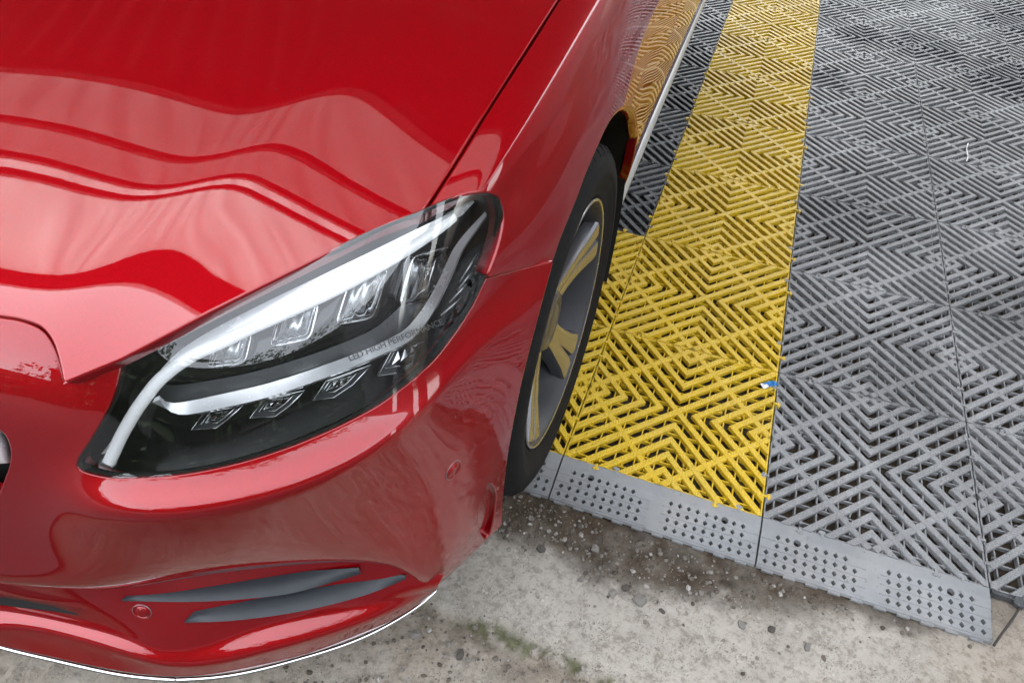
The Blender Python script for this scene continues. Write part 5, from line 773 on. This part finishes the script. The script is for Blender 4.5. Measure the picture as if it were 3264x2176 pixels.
# projector optics
for B in D['blocks']:
    B = np.array(B); c = B.mean(0); nrm = np.cross(B[1]-B[0], B[3]-B[0]); nrm /= np.linalg.norm(nrm)
    if nrm @ np.array([.4, -.8, .45]) < 0: nrm = -nrm
    pts = []
    for i in range(4):                       # rounded corners
        p, a, b = B[i], B[i-1], B[(i+1) % 4]
        pa = p+(a-p)/np.linalg.norm(a-p)*.007; pb = p+(b-p)/np.linalg.norm(b-p)*.007
        for t in np.linspace(0, 1, 5): pts.append((1-t)**2*pa+2*t*(1-t)*p+t*t*pb)
    pts = np.array(pts); rs = lambda s, h: [tuple(q) for q in c+(pts-c)*s+nrm*h]
    mb = MB(); mb.prism([rs(1, -.004), rs(1, .004), rs(.95, .009), rs(.80, .0125), rs(.45, .0145)])
    o = mesh_obj('projector_optic', mb.v, mb.f, M['optic'], hl, True, None, L)
    lp = np.r_[pts, pts[:2]]+nrm*.003
    mb = MB(); mb.prism([rs(.86, -.016), rs(.98, -.0055)]); o = mesh_obj('optic_reflector', mb.v, mb.f, M['satin'], hl, False, None, L)
    v, f = sweep(strip(lp, 60), .0011, 6, cap=False); mesh_obj('optic_rim', v, f, M['satin'], hl, True, None, L)
# lower reflector cups
for B in D['cups']:
    B = np.array(B); c = B.mean(0); nrm = np.cross(B[1]-B[0], B[-1]-B[0]); nrm /= np.linalg.norm(nrm)
    if nrm @ np.array([.4, -.8, .45]) < 0: nrm = -nrm
    mb = MB(); rs = lambda s, h: [tuple(q) for q in c+(B-c)*s+nrm*h]
    rings = [rs(1, 0), rs(.9, -.003), rs(.62, -.012)]; n = len(B); v = [q for r in rings for q in r]
    fc = [(k_*n+i, k_*n+(i+1) % n, (k_+1)*n+(i+1) % n, (k_+1)*n+i) for k_ in range(2) for i in range(n)]+[tuple(2*n+i for i in range(n))]
    o = mesh_obj('reflector_cup', v, fc, M['greytrim'], hl, False, None, L)
    v, f = sweep(np.r_[B, B[:1]]+nrm*.0005, .0008, 6, cap=False); mesh_obj('cup_rim', v, f, M['chrome'], hl, True, None, L)
    inner = c+(B-c)*.66+nrm*(-.004); v, f = sweep(np.r_[inner, inner[:1]], .0006, 6, cap=False); mesh_obj('cup_rim', v, f, M['chrome'], hl, True, None, L)
    mb = MB()
    for t in (.25, .5, .75):
        a = inner[0]*(1-t)+inner[1]*t; b = inner[-1]*(1-t)+inner[2]*t; w = (B[1]-B[0])/np.linalg.norm(B[1]-B[0])*.0042
        mb.add([a-w, a+w, b+w*.6, b-w*.6, (a+b)/2+nrm*.004], [(0, 1, 4), (1, 2, 4), (2, 3, 4), (3, 0, 4)])
    mesh_obj('cup_facets', mb.v, mb.f, M['chrome'], hl, False, None, L)
for a, b in D['fins']:
    a, b = np.array(a), np.array(b); v, f = sweep(np.array([a, (a+b)/2, b]), [.0012, .0016, .0008], 6); mesh_obj('trim_fin', v, f, M['satin'], hl, True, None, L)
# moulded lettering on the bright bar
tx = np.array(D['text']); ex = Vector(tx[1]-tx[0]).normalized(); ey = Vector(tx[2]-tx[0]); ey = (ey-ey.dot(ex)*ex).normalized(); ez = ex.cross(ey)
cu = bpy.data.curves.new('lettering', 'FONT'); cu.body = 'LED HIGH PERFORMANCE'; cu.size = .0088; cu.extrude = .0002; cu.materials.append(M['ink'])
tmp = bpy.data.objects.new('lettering', cu); col.objects.link(tmp); me_t = bpy.data.meshes.new_from_object(tmp); bpy.data.objects.remove(tmp); me_t.materials.clear(); me_t.materials.append(M['ink'])
to = link(bpy.data.objects.new('lettering', me_t), hl)
to.matrix_local = Matrix.Translation(Vector(tx[0])-Vector((XC, 0, 0))+ez*(.0022 if ez.y < 0 else -.0022)) @ Matrix((ex, ey, ez)).transposed().to_4x4()
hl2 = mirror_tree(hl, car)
hl2.children and [bpy.data.objects.remove(c) for c in list(hl2.children) if c.name.startswith('lettering')]

# side skirt, underbody, liner
prof = [(-.115, .245), (-.085, .230), (-.068, .2165), (-.0575, .203), (-.0575, .190), (-.085, .155), (-.16, .150)]
ysk = np.r_[np.linspace(.575, .64, 8), np.linspace(.8, 2.7, 12)]; V = []
for i, y in enumerate(ysk):
    k = min(1, (y-.575)/.05); sh = .030*(1-k)**2
    tp = -.0125*max(0, y-.64)
    for x, z in prof: V.append((x-sh+tp*(1 if x > -.11 else 1), y, z-.008*(1-k)**2))
m_ = len(prof); Fs = [(i*m_+j, (i+1)*m_+j, (i+1)*m_+j+1, i*m_+j+1) for i in range(len(ysk)-1) for j in range(m_-1)]+[tuple(range(m_-1, -1, -1))]
o = mesh_obj('side_skirt', V, Fs, simple('skirt_grey', (.42, .435, .45), .35, .2, Coat_Weight=.4), car, True, None, L); mirror_of(o, car)
mb = MB(); mb.box((-.64, .60, .16), (.64, 2.7, .30)); mb.box((-.62, -.55, .16), (.62, .60, .40)); mb.obj('underbody', M['matt'], car)
AY, AZ = .045, .305
pr = [(-.062, .386), (-.085, .386), (-.25, .375), (-.27, .02)]
V = []; F = []; na = 40
for i in range(na):
    a = math.radians(-25+225*i/(na-1))
    xo = -.028-.036*float(sstep(math.radians(105), math.radians(130), a))
    V += [((xo if k_ == 0 else x)-XC, AY+r*math.cos(a), AZ+r*math.sin(a)) for k_, (x, r) in enumerate(pr)]
F = [(i*4+k_, i*4+k_+1, (i+1)*4+k_+1, (i+1)*4+k_) for i in range(na-1) for k_ in range(3)]
o = mesh_obj('arch_liner', V, F, M['matt'], car, True); mirror_of(o, car)
for key in ('arch', 'arch2'):                 # rolled lip round the wheel opening
    A = np.array(D[key]); ri = np.stack([0*A[:, 0], AY-A[:, 1], AZ-A[:, 2]], 1); ri /= np.linalg.norm(ri, axis=1, keepdims=True)
    ex_ = np.array([1., 0, 0]); R = [A-ex_*.001]
    for a, b in ((.0035, .0008), (.0075, .0035), (.0105, .008), (.0115, .013)): R.append(A+ri*a-ex_*b)
    R = np.array(R); n, m = R.shape[:2]
    F = [(i*m+j, i*m+j+1, (i+1)*m+j+1, (i+1)*m+j) for i in range(n-1) for j in range(m-1)]
    o = mesh_obj('arch_lip', R.reshape(-1, 3), F, M['paint'], car, True, None, L); mirror_of(o, car)

# wheel
WX, WY, WZ, WR = -.0255, .047, .3155, .3175
wh = empty('wheel', (WX-XC, WY, WZ), car); wh.rotation_euler.z = STEER
tp = [(-.016, .2235), (-.011, .228), (-.0065, .236), (-.0075, .239), (-.0025, .250), (.001, .262), (.0012, .2635), (.0022, .2645), (.0030, .274), (.0012, .288), (-.0035, .2985), (-.0050, .2995), (-.0075, .3045), (-.015, .3105), (-.026, .3145)]
xs = -.026
for gx_ in (-.055, -.092, -.130, -.168):
    tp += [(gx_+.0045, .3172), (gx_+.004, .3105), (gx_-.004, .3105), (gx_-.0045, .3172)]
tp += [(-.197, .3145), (-.208, .310), (-.219, .295), (-.224, .270), (-.219, .245), (-.205, .2235)]
v, f = lathe(tp, 120); tyre = mesh_obj('tyre', v, f, M['tyre'], wh, True)
mb = MB()                                     # shoulder tread blocks, cut by sipes
nb = 58
for i in range(nb):
    a0, a1 = 2*math.pi*i/nb, 2*math.pi*(i+.80)/nb
    for prof_ in ([(-.006, .3035), (-.015, .3120), (-.028, .3160), (-.049, .3178)], [(-.061, .3178), (-.086, .3178)], [(-.098, .3178), (-.124, .3178)], [(-.136, .3178), (-.162, .3178)], [(-.174, .3178), (-.198, .3155), (-.209, .3112)]):
        lo = [(x, r-.004) for x, r in prof_]; m2 = len(prof_); v = []
        for q, da in ((prof_, a0), (prof_, a1), (lo, a0), (lo, a1)):
            for x, r in q:
                aa = da+(x+.11)*1.1; v.append((x, r*math.cos(aa), r*math.sin(aa)))
        fc = []
        for k_ in range(m2-1):
            fc += [(k_, m2+k_, m2+k_+1, k_+1), (k_, k_+1, 2*m2+k_+1, 2*m2+k_), (m2+k_, 3*m2+k_, 3*m2+k_+1, m2+k_+1)]
        mb.add(v, fc)
o = mb.obj('tread_blocks', M['tyre'], wh); o['kind'] = 'stuff'
v, f = lathe([(-.0135, .2245), (-.0085, .2265), (-.0070, .2245), (-.0085, .2205), (-.014, .2165), (-.030, .211), (-.055, .207), (-.12, .200), (-.21, .205)], 120); mesh_obj('rim', v, f, M['rim'], wh, True)
v, f = lathe([(-.0084, .2266), (-.0066, .2250), (-.0072, .2222), (-.0100, .2198)], 120); mesh_obj('rim_edge', v, f, M['polish'], wh, True)
v, f = lathe([(-.105, .165), (-.105, .06), (-.117, .06), (-.117, .165), (-.105, .165)], 64); mesh_obj('brake_disc', v, f, M['greytrim'], wh, True)
v, f = lathe([(-.14, .208), (-.14, .02)], 48); mesh_obj('barrel_back', v, f, M['matt'], wh, True)
v, f = lathe([(-.075, .062), (-.046, .060), (-.036, .052), (-.034, .036), (-.040, .034)], 64); mesh_obj('hub', v, f, M['darksil'], wh, True)
v, f = lathe([(-.046, .0345), (-.037, .034), (-.034, .030), (-.0325, .02), (-.032, .0001)], 48); mesh_obj('hub_cap', v, f, M['darksil'], wh, True)
def spoke(ang, side_):
    """one blade of a split spoke: sections along the radius (r, centre angle, half width, front x, depth)"""
    secs = [(.036, .26, .020, -.047, .034), (.066, .150, .0170, -.044, .036), (.105, .115, .0165, -.038, .036), (.145, .110, .0180, -.030, .034), (.182, .115, .0205, -.0205, .030), (.2145, .130, .0262, -.0125, .026)]
    V = []
    for r, da, hw, x, dp in secs:
        a = ang+side_*da; er = np.array([0, math.cos(a), math.sin(a)]); et = np.array([0, -math.sin(a), math.cos(a)])
        c = er*r
        for t, dx in ((-1, -dp), (-1, -.007), (-.86, -.0015), (-.5, 0), (.5, 0), (.86, -.0015), (1, -.007), (1, -dp)):
            q = c+et*hw*t; V.append((x+dx, q[1], q[2]))
    n = 8; F = [(i*n+k_, i*n+k_+1, (i+1)*n+k_+1, (i+1)*n+k_) for i in range(len(secs)-1) for k_ in range(n-1)]+[tuple(range(n)), tuple((len(secs)-1)*n+k_ for k_ in range(n-1, -1, -1))]
    o = mesh_obj('spoke', V, F, M['darksil'], wh, True); o.data.materials.append(M['polish'])
    for p_ in o.data.polygons:
        if len(p_.vertices) == 4 and all(v_ % 8 in (2, 3, 4, 5) for v_ in p_.vertices): p_.material_index = 1
    bm = bmesh.new(); bm.from_mesh(o.data); bmesh.ops.recalc_face_normals(bm, faces=bm.faces)
    for e_ in bm.edges:
        if len(e_.link_faces) == 2 and e_.calc_face_angle(0) > .5: e_.smooth = False
    bm.to_mesh(o.data); bm.free()
for i in range(5):
    a = SPIN+2*math.pi*i/5
    for s in (-1, 1): spoke(a, s)
    b = a+math.pi/5; v, f = lathe([(-.060, .011), (-.047, .011), (-.047, .0001)], 6)
    mesh_obj('wheel_bolt', [(x, y+.056*math.cos(b), z+.056*math.sin(b)) for x, y, z in v], f, M['darksil'], wh)
c = wh.copy(); col.objects.link(c); c.location.x *= -1; c.scale.x = -1; c.rotation_euler.z = STEER
for ch_ in wh.children:
    k_ = ch_.copy(); k_.parent = c; col.objects.link(k_)

# ------------------------------------------------------------------ litter on the floor and stones
mb = MB(); n = 8
P0 = np.array([.366, .338, .0035]); P1 = np.array([.398, .361, .0045]); dx = (P1-P0); dy = np.array([-dx[1], dx[0], 0])/np.linalg.norm(dx)*.0075
V = [P0+dx*t+dy*s+np.array([0, 0, .002*math.sin(9*t+3*s)+.0012*((i*7) % 3)]) for i, t in enumerate(np.linspace(0, 1, 7)) for s in (-1, 0, 1)]
F = [(i*3+j, i*3+j+1, (i+1)*3+j+1, (i+1)*3+j) for i in range(6) for j in range(2)]
w = mesh_obj('wrapper', V, F, M['blue'], None); tag(w, label='crumpled blue and white wrapper scrap lying on a yellow floor tile', category='wrapper')
mesh_obj('torn_end', [V[k_]+np.array([0, 0, .0008]) for k_ in (0, 1, 2, 3, 4, 5, 6, 7, 8)], [(0, 1, 4, 3), (1, 2, 5, 4), (3, 4, 7, 6)], M['white'], w)
th = strip(np.array([[.935, 1.744, .004], [.925, 1.693, .006], [.9235, 1.64, .0045], [.916, 1.607, .004]]), 24)
v, f = sweep(th, .0016, 6); tag(mesh_obj('thread', v, f, M['white'], None, True), label='thin white cable tie lying across a far grey tile', category='thread')
wi = strip(np.array([[.797, -.105, -.0085], [.812, -.078, -.004], [.832, -.045, -.003], [.853, -.009, -.008]]), 24)
v, f = sweep(wi, .0021, 6); tag(mesh_obj('wire', v, f, M['wood'], None, True), label='short dark rusty wire poking up beside the end of the ramp', category='wire')
bigs = [(.02, -.205, .011), (.115, -.168, .010), (.105, -.235, .008), (.185, -.222, .013), (.215, -.236, .015), (.165, -.240, .011), (.255, -.240, .009), (.335, -.178, .008), (.39, -.215, .010), (.44, -.205, .009), (-.135, -.425, .0125), (-.075, -.418, .009), (-.05, -.428, .0125), (-.035, -.430, .0095), (.03, -.452, .010), (.055, -.462, .0085), (.50, -.215, .010), (.29, -.205, .008), (.075, -.130, .007), (-.02, -.150, .007), (.125, -.46, .009)]
for i, (x, y, r) in enumerate(bigs):
    v, f = rock(r*.8, 100+i, .65); z = float(ground_z(np.array(x), np.array(y)))
    o = mesh_obj('stone', v, f, M['stone' if i % 3 else 'stonedark'], None); o.location = (x, y, z+r*.22)
    tag(o, label='small angular grey stone half sunk in the dirt and concrete before the ramp', category='stone', group='loose stones before the ramp')
mb = MB(); g = np.random.default_rng(11); cnt = 0
while cnt < 3400:
    x, y = g.uniform(-.32, .9), g.uniform(-.62, -.11)
    dd, mm, ll, cc, _, _ = zones(np.array([x]), np.array([y]))
    if g.random() > max(.95*dd[0], .28*ll[0], .6*cc[0], .012): continue
    r = .0010+.0048*g.random()**3.0; v, f = rock(r, 1000+cnt, .8); z = float(ground_z(np.array(x), np.array(y)))
    mb.add([(a+x, b+y, c_+z+r*.25) for a, b, c_ in v], f); cnt += 1
gr = mb.obj('gravel', M['gravel'], None); tag(gr, kind='stuff', label='fine gravel scattered over the dirt')

# ------------------------------------------------------------------ canopy overhead
CA = math.atan(.302)
cano = empty('canopy', (-.8, 0, 0), None, label='steel canopy roofed with translucent corrugated sheet above the car', category='canopy'); cano.rotation_euler.z = CA
ck = math.cos(CA)
def band(y0, y1, z0, z1, name, mat, x0=-7., x1=7.):
    mb = MB(); mb.box((x0, y0*ck, z0), (x1, y1*ck, z1)); return mb.obj(name, mat, cano)
band(-.86, -.69, 3.2, 3.42, 'edge_beam', M['steel'])
band(-.138, -.098, 3.2, 3.3, 'purlin', M['steel']); band(-.028, .010, 3.2, 3.3, 'purlin', M['steel']); band(.24, .28, 3.2, 3.3, 'purlin', M['steel'])
band(.69, .78, 3.18, 3.3, 'purlin', M['steel'])
def sheet(y0, y1, mat, name='roof_sheet', x0=-7., x1=7., z=3.325):
    n = 560; xs = np.linspace(x0, x1, n); V = []
    for y in (y0*ck, y1*ck):
        V += [(x, y, z+.016*math.sin(x*2*math.pi/.15)) for x in xs]
    return mesh_obj(name, V, [(i, i+1, n+i+1, n+i) for i in range(n-1)], mat, cano, True)
sheet(-.9, .0, M['sheetA']); sheet(.0, .74, M['sheetB'], z=3.33); sheet(.74, 7., M['rustmetal'], z=3.335)
for x in (-5.2, 6.2):
    mb = MB(); mb.box((x-.06, -.80*ck, -.03), (x+.06, -.68*ck, 3.2)); mb.obj('post', M['steel'], cano)
    mb = MB(); mb.box((x-.06, 6.2, -.03), (x+.06, 6.32, 3.3)); mb.obj('post', M['steel'], cano)

# ------------------------------------------------------------------ unseen greenery and wall, added to darken and stripe the reflections
hd = empty('added_hedge', (-3, -9.5, -.03), None, label='added unseen screen of foliage in front of the car, darkening its reflections', category='added_hedge')
def hedge_mesh(x0, x1, h, d, seed):
    g = np.random.default_rng(seed); V = []; F = []
    for k in range(8200):
        x = g.uniform(x0, x1); z = h*g.random()**.8; y = g.uniform(-d, d)*(1 if z > h*.8 else .6)+(.5*d if g.random() < .7 else 0)
        z *= 1+.12*math.sin(x*1.3)+.08*math.sin(x*3.7+1); r = g.uniform(.07, .17); n = g.normal(size=3); n /= np.linalg.norm(n); t = np.cross(n, [0, 0, 1.]); t /= np.linalg.norm(t)+1e-6; u = np.cross(n, t)
        o = len(V); p = np.array([x, y, z]); V += [p-t*r, p+u*r*.6, p+t*r, p-u*r*.6]; F.append((o, o+1, o+2, o+3))
    return V, F
leaf = simple('hedge_leaf', (.03, .05, .016), .6); 
v, f = hedge_mesh(-16, 34, 3.6, .8, 3); v = [np.array([p[0], p[1], p[2]*(1+.95*float(sstep(-.5, 3.5, p[0])))]) for p in v]; o = mesh_obj('foliage', v, f, leaf, hd); o['kind'] = 'stuff'  # right part raised to block low sky from the lens reflections
mb = MB(); mb.box((-16, -.5, 0), (1.2, .35, 3.1)); mb.box((1.2, -.5, 0), (2.4, .35, 4.6)); mb.box((2.4, -.5, 0), (34, .35, 6.1)); mb.obj('inner_growth', simple('hedge_inner', (.012, .016, .007), .9), hd)
wl = empty('added_bay_wall', (5.6, 0, -.03), None, label='added unseen wall of grey panels, gapped to stripe the fender reflections', category='wall')
pm = simple('wall_panel', (.055, .055, .058), .6)
for y0, y1 in ((-4.2, -2.0), (-1.6, -.3), (.05, .6), (1.25, 3.0), (3.6, 9.5)):  # made-up panels; the gaps put bright stripes into the fender reflections
    mb = MB(); mb.box((0, y0, 0), (.12, y1, 2.9)); mb.obj('panel', pm, wl)
mb = MB(); mb.box((.001, -4.2, 2.9), (.119, 9.5, 3.15)); mb.obj('head_beam', M['steel'], wl)
